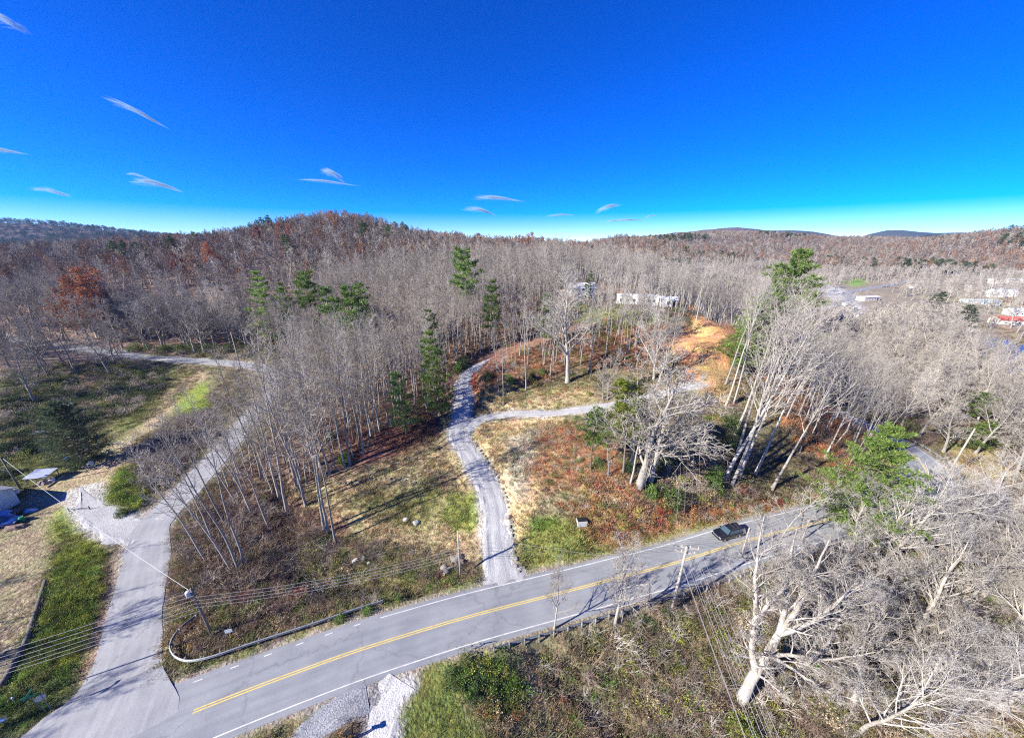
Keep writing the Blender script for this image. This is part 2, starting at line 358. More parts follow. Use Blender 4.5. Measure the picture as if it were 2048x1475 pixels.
wf = sstep(600, 1500, r_)[..., None]; GC[:] = GC * (1 - wf) + np.array((.14,.11,.10)) * wf
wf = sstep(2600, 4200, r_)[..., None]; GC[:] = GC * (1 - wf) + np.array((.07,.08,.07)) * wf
# woods between the side road and the drive
patch([(-58,50),(-58,60),(-60,75),(-63,90),(-66,104),(-76,116),(-90,124),(-90,190),(40,190),(70,140),(45,112),(10,96),(-12,84),(-16,72),(-30,58),(-44,46)], LITTER, 3, 1, True)
patch([(-260,128),(-140,131),(-90,126),(-80,122),(-60,150),(-60,260),(-260,330)], (.18,.125,.10), 4, .9, True)
patch([(640,900),(720,860),(880,840),(890,860),(860,900),(760,935),(690,935)], MAROON, 2, .7)
patch([(930,740),(1000,690),(1250,640),(1370,655),(1330,720),(1180,740),(1080,760),(960,770)], (.26,.135,.085), 3, .7)
patch([(1090,600),(1340,630),(1330,660),(1250,655),(1150,640)], (.16,.19,.05), 3, .8)
patch([(1340,680),(1380,655),(1455,652),(1460,672),(1420,695),(1370,715),(1345,705)], (.56,.31,.135), 1.2)
patch([(1240,655),(1330,645),(1345,690),(1280,715),(1230,690)], (.36,.18,.095), 2, .8)
patch([(1365,712),(1440,698),(1458,735),(1430,775),(1370,762)], (.46,.22,.10), 1.5, .95)
patch([(1400,700),(1460,690),(1475,830),(1440,850),(1400,790)], (.36,.25,.12), 2, .7)
patch([(940,760),(948,740),(956,760),(960,800),(955,825),(943,805)], REDC, .6)
patch([(960,815),(950,790),(1000,780),(1180,770),(1200,800),(1100,815),(990,828)], DRY, 1.2)
patch([(980,790),(1100,765),(1180,760),(1180,775),(1060,790),(1000,805)], (.22,.20,.09), 1.2, .7)
# grass slope between the wood and the drive
patch([(600,970),(700,935),(830,905),(885,870),(925,935),(950,990),(960,1080),(940,1130),(800,1100),(640,1060)], DRY, 2)
patch([(680,960),(830,915),(900,960),(910,1010),(800,1000)], (.24,.205,.115), 2, .7)
patch([(900,985),(955,985),(958,1060),(905,1075),(880,1040)], (.16,.20,.045), 1.2, .9)
patch([(700,985),(860,960),(880,1000),(760,1030),(690,1020)], OLIVE, 1.5, .7)
patch([(800,1000),(870,990),(890,1040),(820,1060),(780,1040)], LAWN, 1.5, .7)
patch([(540,1050),(660,1010),(720,1040),(700,1085),(600,1090)], (.27,.165,.115), 2, .7)
# slope inside the bend of the drive
patch([(950,865),(985,842),(1130,835),(1140,900),(1090,960),(1060,1080),(1035,1120),(1022,1060),(1010,990),(975,925)], (.40,.31,.17), 1.0)
patch([(1010,870),(1080,860),(1095,890),(1060,960),(1040,1010),(1010,950)], PALE, 1.5, .9)
patch([(1085,870),(1130,840),(1190,860),(1260,950),(1280,990),(1200,995),(1100,985),(1060,960)], (.31,.15,.08), 1.5, .7)
patch([(1150,960),(1270,955),(1290,985),(1240,995),(1180,985)], (.30,.155,.085), 1, .7)
patch([(1180,990),(1240,985),(1270,1000),(1255,1010)], (.5,.35,.18), .5, .8)
patch([(1040,1060),(1060,1030),(1130,1030),(1180,1080),(1270,1090),(1230,1105),(1130,1130),(1060,1148),(1035,1115)], (.19,.205,.055), 1.2)
patch([(1060,1035),(1110,1030),(1125,1055),(1070,1065)], GREEN, .7, .9)
patch([(1130,1010),(1300,1000),(1400,1010),(1640,990),(1640,1010),(1400,1062),(1280,1085),(1180,1075)], (.28,.155,.075), 1.2, .85)
patch([(1280,1080),(1420,1045),(1640,1002),(1640,1016),(1400,1072),(1290,1096)], (.20,.215,.06), .6, .9)
patch([(1300,860),(1400,830),(1470,860),(1480,960),(1400,990),(1310,960)], (.20,.155,.085), 2, .8)
# bank between the two roads
patch([(335,1100),(345,1040),(480,1130),(700,1090),(900,1120),(960,1130),(960,1160),(760,1215),(400,1312),(350,1300),(340,1230)], (.19,.155,.085), 1.2)
patch([(560,1200),(760,1130),(900,1110),(955,1140),(800,1200),(620,1235)], (.22,.215,.085), 1.5, .8)
patch([(335,1080),(420,1120),(400,1180),(345,1200)], (.25,.15,.10), 1.5, .7)
patch([(355,1250),(430,1240),(440,1290),(365,1305)], (.20,.12,.065), .8, .8)
patch([(780,1218),(960,1150),(966,1163),(860,1200),(760,1232)], (.16,.21,.04), .6)
patch([(325,1330),(350,1318),(400,1322),(560,1285),(750,1228),(750,1238),(560,1298),(400,1336)], (.16,.18,.05), .6, .9)
patch([(322,1320),(325,1230),(345,1200),(352,1240),(342,1300)], (.22,.17,.095), .6, .8)
patch([(980,1150),(1050,1140),(1100,1140),(1010,1170),(960,1172)], (.24,.15,.10), .5, .8)
# left yard, verge and field
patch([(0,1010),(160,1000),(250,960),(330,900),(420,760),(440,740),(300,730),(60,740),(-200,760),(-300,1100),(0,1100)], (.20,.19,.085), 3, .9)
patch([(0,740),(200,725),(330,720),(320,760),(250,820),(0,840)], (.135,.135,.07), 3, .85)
patch([(150,750),(190,745),(235,800),(210,810)], (.36,.27,.155), 1.2, .9)
patch([(100,1010),(200,930),(250,870),(310,800),(400,735),(420,750),(330,830),(270,900),(250,960),(160,1010)], (.34,.275,.165), 1.6)
patch([(90,950),(250,880),(260,960),(150,1030),(60,1060),(40,1010)], (.33,.27,.165), 2, .8)
patch([(235,850),(300,790),(330,800),(260,870)], LAWN, 1.5, .7)
patch([(215,985),(240,935),(280,935),(290,990),(250,1050),(228,1040)], (.15,.20,.035), 1.0)
patch([(350,790),(420,760),(420,820),(360,830)], (.22,.27,.05), 1.5, .9)
patch([(0,930),(120,890),(150,920),(130,950),(0,980)], LAWN, 1.5, .7)
patch([(-60,1080),(60,1050),(110,1030),(100,1120),(80,1200),(20,1350),(-80,1420),(-160,1300)], (.26,.22,.135), 1.5)
patch([(110,1020),(150,1010),(175,1080),(120,1110),(90,1080)], (.20,.23,.05), 1, .9)
patch([(105,1110),(185,1070),(215,1100),(205,1170),(190,1260),(150,1330),(60,1370),(20,1380),(70,1250),(95,1160)], (.17,.21,.035), 1.0)
patch([(205,1110),(235,1120),(225,1200),(200,1290),(160,1370),(150,1360),(185,1280)], (.26,.165,.11), .7, .9)
patch([(-80,1390),(30,1360),(150,1330),(160,1370),(90,1440),(20,1500),(-80,1500)], (.085,.105,.035), 1.0)
# below the main road
patch([(790,1350),(850,1320),(900,1340),(990,1475),(1010,1540),(780,1540),(785,1420)], LAWN, .7)
patch([(655,1480),(700,1390),(745,1390),(735,1480),(730,1540),(640,1540)], (.22,.15,.075), .5)
patch([(400,1490),(470,1455),(620,1400),(660,1385),(590,1480),(560,1540)], (.19,.17,.08), .6)
patch([(840,1320),(960,1270),(1250,1195),(1800,1040),(1800,1055),(1300,1190),(1000,1290),(850,1335)], (.19,.19,.065), .6, .9)
patch([(850,1325),(950,1290),(1010,1330),(1030,1400),(980,1440),(900,1380)], (.16,.17,.055), 1, .9)
patch([(1000,1330),(1200,1230),(1400,1200),(1500,1180),(1480,1475),(1050,1475)], (.19,.16,.095), 2, .9)
patch([(1350,1240),(1500,1150),(1600,1160),(1480,1250),(1420,1300)], (.20,.20,.075), 1.5, .8)
patch([(1180,1280),(1300,1240),(1360,1300),(1260,1380)], (.15,.15,.065), 2, .8)
patch([(1500,1150),(1800,1060),(2048,1000),(2200,1100),(2200,1500),(1500,1500)], (.19,.165,.105), 2, .9)
patch([(1890,880),(1960,870),(2048,930),(2048,1000),(1960,980),(1900,930)], (.33,.27,.14), 1.5, .9)
patch([(1890,850),(1990,860),(1960,900),(1900,890)], (.15,.17,.06), 1.5, .8)
patch([(1850,720),(1990,700),(1990,760),(1930,770)], (.36,.29,.18), 3, .8)
# valley and settlement to the right
patch([(240,200),(700,200),(900,420),(560,520),(380,520),(220,330)], (.25,.215,.16), 12, .9, True)
patch([(1860,590),(1980,620),(2048,640),(2048,610),(1960,585)], (.33,.30,.17), 8, .8)
patch([(1690,560),(1725,556),(1725,570),(1700,574)], (.17,.30,.06), 4)
patch([(1600,560),(1650,560),(1700,585),(1730,625),(1700,640),(1665,600)], (.42,.41,.40), 4, .9)
patch([(1880,540),(2048,530),(2048,590),(1900,560)], (.34,.31,.25), 8, .8)
GC *= 1.12
for pts_, hw_, c_ in ((DRIVE[:60], 2.0, (.40,.39,.36)), (SPUR, 1.4, (.38,.36,.32)), (FORKW, 1.2, (.45,.43,.40)), (FORKG, 1.2, (.26,.25,.24)), (YARD[:24], 2.4, (.42,.40,.36)), (MAIN[60:330], 3.9, (.30,.26,.21)), (SIDE, 2.6, (.30,.27,.23))):   # stones and grit spilled beside the wheel tracks
    D_, _, _ = dist_path(XX, YY, pts_); D_ = D_.reshape(XX.shape) + fbm(XX, YY, 2.2, 3) * .9
    w_ = (1 - sstep(hw_, hw_ + .9, D_))[..., None]; GC[:] = GC * (1 - w_) + np.array(c_) * w_
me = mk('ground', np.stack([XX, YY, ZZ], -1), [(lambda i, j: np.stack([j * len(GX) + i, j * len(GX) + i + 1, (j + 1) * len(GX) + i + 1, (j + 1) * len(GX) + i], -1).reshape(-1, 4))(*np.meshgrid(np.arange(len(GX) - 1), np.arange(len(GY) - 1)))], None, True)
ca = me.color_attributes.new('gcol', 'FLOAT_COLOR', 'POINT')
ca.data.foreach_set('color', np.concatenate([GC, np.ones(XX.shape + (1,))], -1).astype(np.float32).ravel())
def ground_mat():
    m = bpy.data.materials.new('ground'); m.use_nodes = True; n, l = m.node_tree.nodes, m.node_tree.links
    b = n['Principled BSDF']; b.inputs['Roughness'].default_value = 0.95; b.inputs['Specular IOR Level'].default_value = 0.1
    a = n.new('ShaderNodeVertexColor'); a.layer_name = 'gcol'; tc = n.new('ShaderNodeTexCoord')
    out = a.outputs['Color']
    for sc, lo, hi, det in ((0.22, .75, 1.3, 5), (1.9, .55, 1.5, 6), (9.0, .6, 1.4, 4)):
        z = n.new('ShaderNodeTexNoise'); z.inputs['Scale'].default_value = sc; z.inputs['Detail'].default_value = det; z.inputs['Roughness'].default_value = .65
        l.new(tc.outputs['Object'], z.inputs['Vector'])
        mr = n.new('ShaderNodeMapRange'); mr.inputs['From Min'].default_value = .3; mr.inputs['From Max'].default_value = .7; mr.inputs['To Min'].default_value = lo; mr.inputs['To Max'].default_value = hi
        l.new(z.outputs['Fac'], mr.inputs[0]); hv = n.new('ShaderNodeHueSaturation'); l.new(mr.outputs[0], hv.inputs['Value']); l.new(out, hv.inputs['Color'])
        mh = n.new('ShaderNodeMapRange'); mh.inputs['To Min'].default_value = .46; mh.inputs['To Max'].default_value = .54; mh.inputs['From Min'].default_value = .3; mh.inputs['From Max'].default_value = .7
        sep = n.new('ShaderNodeSeparateColor'); l.new(z.outputs['Color'], sep.inputs[0]); l.new(sep.outputs[1], mh.inputs[0]); l.new(mh.outputs[0], hv.inputs['Hue'])
        out = hv.outputs[0]
    l.new(out, b.inputs['Base Color'])
    z = n.new('ShaderNodeTexNoise'); z.inputs['Scale'].default_value = 3.0; z.inputs['Detail'].default_value = 8; l.new(tc.outputs['Object'], z.inputs['Vector'])
    bp = n.new('ShaderNodeBump'); bp.inputs['Strength'].default_value = .9; bp.inputs['Distance'].default_value = .25
    l.new(z.outputs['Fac'], bp.inputs['Height']); l.new(bp.outputs[0], b.inputs['Normal'])
    return m
me.materials.append(ground_mat())
ground = tag(obj('ground', me), 'rolling ground with grass, leaf litter and bare clay', None, kind='structure')

# ------------------------------------------------------------------ roads, drives, river
def road_mat(name, c, c2, streak=True, rough=.85, grain=26.0, contrast=.25):
    m = bpy.data.materials.new(name); m.use_nodes = True; n, l = m.node_tree.nodes, m.node_tree.links
    b = n['Principled BSDF']; b.inputs['Roughness'].default_value = rough; b.inputs['Specular IOR Level'].default_value = .25
    uv = n.new('ShaderNodeUVMap'); uv.uv_map = 'lane'; tc = n.new('ShaderNodeTexCoord')
    mp = n.new('ShaderNodeMapping'); mp.inputs['Scale'].default_value = (.05, .9, 1) if streak else (.10, .9, 1); l.new(uv.outputs[0], mp.inputs[0])
    z1 = n.new('ShaderNodeTexNoise'); z1.inputs['Scale'].default_value = 1.6; z1.inputs['Detail'].default_value = 7; z1.inputs['Roughness'].default_value = .6; l.new(mp.outputs[0], z1.inputs['Vector'])
    z2 = n.new('ShaderNodeTexNoise'); z2.inputs['Scale'].default_value = .35; z2.inputs['Detail'].default_value = 6; l.new(tc.outputs['Object'], z2.inputs['Vector'])
    z3 = n.new('ShaderNodeTexNoise'); z3.inputs['Scale'].default_value = grain; z3.inputs['Detail'].default_value = 3; l.new(tc.outputs['Object'], z3.inputs['Vector'])
    ad = n.new('ShaderNodeMath'); ad.operation = 'ADD'; l.new(z1.outputs['Fac'], ad.inputs[0]); l.new(z2.outputs['Fac'], ad.inputs[1])
    mr = n.new('ShaderNodeMapRange'); mr.inputs['From Min'].default_value = .75; mr.inputs['From Max'].default_value = 1.25; l.new(ad.outputs[0], mr.inputs[0])
    mx = n.new('ShaderNodeMix'); mx.data_type = 'RGBA'; mx.inputs['A'].default_value = (*c, 1); mx.inputs['B'].default_value = (*c2, 1); l.new(mr.outputs[0], mx.inputs['Factor'])
    hv = n.new('ShaderNodeHueSaturation'); m3 = n.new('ShaderNodeMapRange'); m3.inputs['From Min'].default_value = .3; m3.inputs['From Max'].default_value = .7; m3.inputs['To Min'].default_value = 1 - contrast; m3.inputs['To Max'].default_value = 1 + contrast
    l.new(z3.outputs['Fac'], m3.inputs[0]); l.new(m3.outputs[0], hv.inputs['Value']); l.new(mx.outputs['Result'], hv.inputs['Color']); out = hv.outputs[0]
    if streak:   # tar-filled cracks
        vo = n.new('ShaderNodeTexVoronoi'); vo.feature = 'DISTANCE_TO_EDGE'; vo.inputs['Scale'].default_value = .09
        zz = n.new('ShaderNodeTexNoise'); zz.inputs['Scale'].default_value = .8; zz.inputs['Detail'].default_value = 5; l.new(tc.outputs['Object'], zz.inputs['Vector'])
        vm = n.new('ShaderNodeVectorMath'); vm.operation = 'MULTIPLY_ADD'; vm.inputs[1].default_value = (2.5, 2.5, 0); l.new(zz.outputs['Color'], vm.inputs[0]); l.new(tc.outputs['Object'], vm.inputs[2]); l.new(vm.outputs[0], vo.inputs['Vector'])
        mc = n.new('ShaderNodeMapRange'); mc.inputs['From Min'].default_value = 0.0; mc.inputs['From Max'].default_value = .012; mc.inputs['To Min'].default_value = .8; l.new(vo.outputs['Distance'], mc.inputs[0])
        hc = n.new('ShaderNodeHueSaturation'); l.new(mc.outputs[0], hc.inputs['Value']); l.new(out, hc.inputs['Color']); out = hc.outputs[0]
    l.new(out, b.inputs['Base Color'])
    bp = n.new('ShaderNodeBump'); bp.inputs['Strength'].default_value = .25 if streak else .8; bp.inputs['Distance'].default_value = .03 if streak else .08
    l.new(z3.outputs['Fac'], bp.inputs['Height']); l.new(bp.outputs[0], b.inputs['Normal'])
    return m
M_ASPH = road_mat('asphalt', (.22,.23,.25), (.30,.31,.325))
M_ASPH2 = road_mat('worn_asphalt', (.26,.265,.28), (.38,.38,.385))
M_GRAV = road_mat('gravel', (.34,.34,.345), (.46,.455,.45), False, .95, 9.0, .35)
M_GRAVW = road_mat('white_gravel', (.44,.43,.41), (.56,.55,.53), False, .95, 7.0, .35)
M_GRAVG = road_mat('grey_gravel', (.23,.235,.25), (.33,.335,.35), False, .95, 8.0, .6)
M_DIRT = road_mat('dirt_track', (.36,.30,.21), (.52,.48,.41), False, .95, 3.0, .4)
def normals2(p):
    t = np.gradient(p, axis=0); t = t / np.linalg.norm(t, axis=1, keepdims=True); return np.stack([-t[:, 1], t[:, 0]], -1)
def strip(name, pts, z, offs, matl, dz=0.0, prof=None, skirt=.3, parent=None, rough_edge=0.0, sink=False):
    """ribbon along pts; offs (n,m) sideways offsets from right to left; prof (m) height profile"""
    n = len(pts); offs = np.broadcast_to(np.asarray(offs, float), (n, np.shape(offs)[-1])).copy(); m = offs.shape[1]
    if rough_edge:
        k = np.arange(n); offs[:, 0] += rough_edge * fbm(k * .8, k * 0 + 3.3, 3.0, 3); offs[:, -1] += rough_edge * fbm(k * .8, k * 0 + 55.1, 3.0, 3)
    N = normals2(pts); P = pts[:, None, :] + N[:, None, :] * offs[:, :, None]
    Z = np.repeat((np.asarray(z) + dz)[:, None], m, 1) + (0 if prof is None else np.asarray(prof)[None])
    if sink:      # loose stone thins out into the verge: the outer rows dive under the soil unevenly
        nz_ = fbm(P[..., 0], P[..., 1], 1.3, 3); Z = gz(P[..., 0], P[..., 1]) + .045 + (0 if prof is None else np.asarray(prof)[None]); Z[:, [0, -1]] -= .11; Z[:, [1, -2]] -= .03; Z += nz_ * np.where(np.abs(np.linspace(-1, 1, m)) > .65, .22, .04)[None]
    V = np.concatenate([P, Z[..., None]], -1)
    s = np.concatenate([[0], np.cumsum(np.linalg.norm(np.diff(pts, axis=0), axis=1))])
    uvv = np.stack([np.repeat(s[:, None], m, 1), offs], -1)
    if skirt:
        lo = V[:, :1].copy(); lo[..., 2] -= skirt; lo[..., :2] -= N[:, None] * .06; hi = V[:, -1:].copy(); hi[..., 2] -= skirt; hi[..., :2] += N[:, None] * .06
        V = np.concatenate([lo, V, hi], 1); uvv = np.concatenate([uvv[:, :1], uvv, uvv[:, -1:]], 1); m += 2
    i, j = np.meshgrid(np.arange(m - 1), np.arange(n - 1))
    q = np.stack([j * m + i + 1, j * m + i, (j + 1) * m + i, (j + 1) * m + i + 1], -1).reshape(-1, 4)
    me = mk(name, V.reshape(-1, 3), [q], matl, False)
    uvl = me.uv_layers.new(name='lane'); li = np.empty(len(me.loops), np.int32); me.loops.foreach_get('vertex_index', li)
    uvl.data.foreach_set('uv', uvv.reshape(-1, 2)[li].astype(np.float32).ravel())
    return obj(name, me, parent)
def drape(pts, zp, hw):
    N = normals2(pts); z = np.array(zp, float)
    for o in (-hw, 0, hw): z = np.maximum(z, gz(pts[:, 0] + N[:, 0] * o, pts[:, 1] + N[:, 1] * o) + .03)
    return z
MZ = np.where(np.arange(len(MAIN)) < 330, ZMAIN, drape(MAIN, ZMAIN, 3.8))
ARC = np.concatenate([[0], np.cumsum(np.linalg.norm(np.diff(MAIN, axis=0), axis=1))])
main_road = tag(strip('main_road', MAIN, MZ, [-3.95, -2, 0, 2, 3.8], M_ASPH, 0.0, [-.03, .02, .05, .02, -.03]), 'two-lane grey asphalt road with double yellow line', None, kind='structure')
M_YEL = mat('yellow_paint', (.66,.50,.15), .7, .25, 3.0); M_WHT = mat('white_paint', (.60,.60,.59), .7, .3, 1.5)
def sub(p0, p1):   # path indices whose x lies between
    k = np.where((MAIN[:, 0] > p0) & (MAIN[:, 0] < p1) & (np.arange(len(MAIN)) < 330))[0]; return slice(k[0], k[-1] + 1)
def line(name, s, o, w, m, dz): return strip(name, MAIN[s], MZ[s] + dz, [o - w / 2, o + w / 2], m, 0, None, 0, main_road)
S0 = sub(-33.6, 300); line('yellow_line', S0, .13, .13, M_YEL, .053); line('yellow_line', S0, -.13, .13, M_YEL, .053)
S1 = slice(sub(-16.8, 300).start, 330); line('edge_line', S1, 3.22, .13, M_WHT, .006); line('edge_line', slice(sub(-120, 0).start, 330), -3.3, .13, M_WHT, .006)
for k in range(11):
    x = -19.2 - 3.05 * k; s = sub(x, x + .95)
    if s.stop - s.start < 2: s = slice(s.start, s.start + 2)
    p = MAIN[s]; c = p.mean(0); d = p[-1] - p[0]; d /= np.linalg.norm(d); pp = np.array([c - d * .42, c + d * .42])
    strip('lane_dash', pp, np.array([MZ[s].mean()] * 2) + .008, [3.22 - .06, 3.22 + .06], M_WHT, 0, None, 0, main_road)
ZSIDE = ROADS[5][1]; n = len(SIDE); k = np.arange(n)
wl_ = 2.75 + 5.5 * np.exp(-(k / 5.5) ** 2) ; wr_ = 2.75 + 4.6 * np.exp(-(k / 6.0) ** 2)
wl_ = np.where(k > 30, 2.5, wl_); wr_ = np.where(k > 30, 2.5, wr_)
side_road = tag(strip('side_road', SIDE, drape(SIDE, ZSIDE, 2.4) * (k > 6) + np.where(k > 6, 0, -.012), np.stack([-wr_, -wr_ * .5, wr_ * 0, wl_ * .5, wl_], -1), M_ASPH2, -.004, None, .25, None, .5), 'worn pale side road climbing past the field', None, kind='structure')
fl = lambda n_, f, e=0: ((1 + f * np.exp(-(np.arange(n_) / 3.2) ** 2)) * (1 - .9 * sstep(n_ - 1 - max(e, 1), n_ - 1, np.arange(n_)) * (e > 0)))[:, None]
sd = lambda p, zp, hw, nm, m, lab, re=.7, ruts=True, f=0.0, e=0: tag(strip(nm, p, drape(p, zp, hw), (np.linspace(-1, 1, 13) * (hw + .35))[None] * fl(len(p), f, e), m, .02, [-.04, -.01, .0, -.015, -.03, .01, .03, .01, -.03, -.015, .0, -.01, -.04] if ruts else None, 0, None, re, True), lab, None, kind='structure')
kd = np.arange(len(DRIVE)); sel = DRIVE[:, 1] < 96
gravel_drive = sd(DRIVE[sel][2:], ROADS[4][1][sel][2:], 1.95, 'gravel_drive', M_GRAV, 'pale rutted gravel drive winding uphill from the main road', 1.0, True, .6, 12)
sd(SPUR[3:], ROADS[3][1][3:], 1.25, 'gravel_spur', M_GRAV, 'narrow gravel spur leading towards the bare clay pad', .9, True, 0, 6)
sd(YARD[:26], ROADS[2][1][:26], 2.3, 'gravel_yard_entrance', M_GRAV, 'patchy white gravel entrance to the yard', 1.6, False, .4, 14)
sd(FORKW, ROADS[1][1], .9, 'white_gravel_path', M_GRAVW, 'white gravel driveway running down beside the lawn', .9, False, .6)
sd(FORKG, ROADS[0][1], .95, 'grey_gravel_path', M_GRAVG, 'coarse grey gravel path joining the road', .9, False, .4)
M_WATER = mat('river_water', (.02,.035,.045), .12, .3, .05, .25, 1.5, spec=.5)
bm = bmesh.new(); vs = [bm.verts.new((*p, -6.9)) for p in RIVER]; bm.faces.new(vs); bmesh.ops.triangulate(bm, faces=bm.faces); rme = bpy.data.meshes.new('river'); bm.to_mesh(rme); bm.free(); rme.materials.append(M_WATER)
tag(obj('river', rme), 'dark blue river behind bare trees', None, kind='structure')
# ------------------------------------------------------------------ trees: growth
def grow(g, P0, D, L, R0, R1, n, wob, up):
    B = len(P0); pts = np.empty((B, n, 3)); pts[:, 0] = P0; d = nrm(D); st = (L / (n - 1))[:, None]; dirs = np.empty((B, n, 3)); dirs[:, 0] = d
    for i in range(1, n):
        d = nrm(d + wob * g.normal(size=(B, 3)) + np.array([0, 0, up])); pts[:, i] = pts[:, i - 1] + d * st; dirs[:, i] = d
    rad = R0[:, None] + (R1 - R0)[:, None] * np.linspace(0, 1, n)[None]
    return pts, rad, dirs
def sprout(g, pts, rad, dirs, m, t0, t1, ang, lenr, rr, rmin, plen, shape=0.5, angtop=None):
    B, n, _ = pts.shape
    t = t0 + (t1 - t0) * (np.arange(m)[None] + g.random((B, m))) / m; ft = t * (n - 1); i = np.minimum(ft.astype(int), n - 2); f = (ft - i)[..., None]
    b = np.arange(B)[:, None]
    P0 = pts[b, i] * (1 - f) + pts[b, i + 1] * f; T = nrm(dirs[b, i + 1]); r = (rad[b, i] * (1 - f[..., 0]) + rad[b, i + 1] * f[..., 0])
    ref = np.where(np.abs(T[..., 2:3]) > .8, np.array([1., 0, 0]), np.array([0, 0, 1.])); N = nrm(np.cross(T, ref)); Bn = np.cross(T, N)
    ph = (np.arange(m) * 2.4)[None] + g.random((B, 1)) * 6.28 + g.normal(size=(B, m)) * .5
    rel = (t - t0) / max(t1 - t0, 1e-6)
    a = np.radians(ang + ((angtop - ang) * rel if angtop is not None else 0) + g.normal(size=(B, m)) * 8)[..., None]
    D = np.cos(a) * T + np.sin(a) * (np.cos(ph)[..., None] * N + np.sin(ph)[..., None] * Bn)
    L = plen[:, None] * lenr * (1 - shape * rel) * g.uniform(.7, 1.25, (B, m))
    R = np.maximum(r * rr, rmin)
    return P0.reshape(-1, 3), D.reshape(-1, 3), L.ravel(), R.ravel()
def bare_tree(seed, H=18., r=.2, first=.45, limbs=14, langle=48, ltop=28, llen=.30, m2=6, m3=5, m4=3, twig=.016, sides=6, up=.05, wob=.03, shape=.5, lean=(0, 0), skel=None):
    """trunk mesh data, crown mesh data, twig tips; skel gives trunk/limb paths of its own [(points, r0, r1), ...] (first is the trunk)"""
    g = np.random.default_rng(seed); T = MB(); C = MB()
    if skel is None:
        p, rd, ds = grow(g, np.array([[0, 0, -.5]]), np.array([[lean[0], lean[1], 1.]]), np.array([H + .5]), np.array([r]), np.array([r * .12]), 12, wob, .02)
        V, q = tubes(p, rd * np.concatenate([[1.5, 1.12], np.ones(10)])[None], sides + 1); T.add(V, q)
        a = sprout(g, p, rd, ds, limbs, first, .985, langle, llen, .55, twig * 1.5, np.array([H]), shape, ltop)
        p1, r1, d1 = grow(g, *a[:2], a[2], a[3], np.maximum(a[3] * .25, twig), 6, .10, up)
    else:
        P1 = []; R1 = []
        for k, (pts, ra, rb) in enumerate(skel):
            sp = smooth_path(np.array(pts, float), .5); sp[2:-2] += g.normal(size=(len(sp) - 4, 3)) * .05; V, q = tubes(sp[None], (np.linspace(ra, rb, len(sp)) * (1 + .07 * g.normal(size=len(sp))))[None], 10); (T if k == 0 else LIMBS[-1] if LIMBS.append(MB()) is None else C).add(V, q)
            ii = np.linspace(0, len(sp) - 1, 6).astype(int)
            if k: P1.append(sp[ii]); R1.append(np.linspace(ra, rb, 6))
        P1 = np.array(P1); R1 = np.array(R1); D1 = nrm(np.gradient(P1, axis=1)); L1 = np.linalg.norm(P1[:, -1] - P1[:, 0], axis=1)
        a = sprout(g, P1, R1, D1, limbs, first, .98, langle, llen, .42, twig * 1.5, L1, shape, ltop)
        p1, r1, d1 = grow(g, *a[:2], a[2], a[3], np.maximum(a[3] * .2, twig), 6, .2, up)
    V, q = tubes(p1, r1, max(4, sides - 1)); C.add(V, q)
    a = sprout(g, p1, r1, d1, m2, .22, .98, 42, .48, .6, twig * 1.2, a[2], .45)
    p2, r2, d2 = grow(g, *a[:2], a[2], a[3], np.maximum(a[3] * .35, twig), 4, .13, up)
    V, q = tubes(p2, r2, 4 if sides > 5 else 3); C.add(V, q); tips = p2[:, -1]
    if m3:
        a = sprout(g, p2, r2, d2, m3, .2, .98, 40, .52, .6, twig, a[2], .4)
        p3, r3, d3 = grow(g, *a[:2], a[2], a[3], np.maximum(a[3] * .5, twig * .8), 3, .14, up)
        V, q = tubes(p3, r3, 3); C.add(V, q); tips = p3[:, -1]
        if m4:
            a = sprout(g, p3, r3, d3, m4, .2, .95, 38, .6, .7, twig * .8, a[2], .3)
            p4, r4, d4 = grow(g, *a[:2], a[2], a[3], np.full(len(a[3]), twig * .5), 2, .1, up)
            V, q = tubes(p4, r4, 3); C.add(V, q); tips = p4[:, -1]
    return T, C, tips
LIMBS = []
def cards(g, P, size, up=None, aspect=.5, spread=1.0):
    """one small folded leaf blade (2 triangles) at every point"""
    n = len(P); d = nrm(g.normal(size=(n, 3)) * spread + (0 if up is None else up)); s = nrm(np.cross(d, g.normal(size=(n, 3))))
    L = (size * g.uniform(.6, 1.3, n))[:, None]; w = L * aspect
    V = np.stack([P, P + d * L * .5 + s * w * .5, P + d * L, P + d * L * .5 - s * w * .5], 1).reshape(-1, 3)
    return V, (np.arange(n) * 4)[:, None] + np.array([[0, 1, 2, 3]])
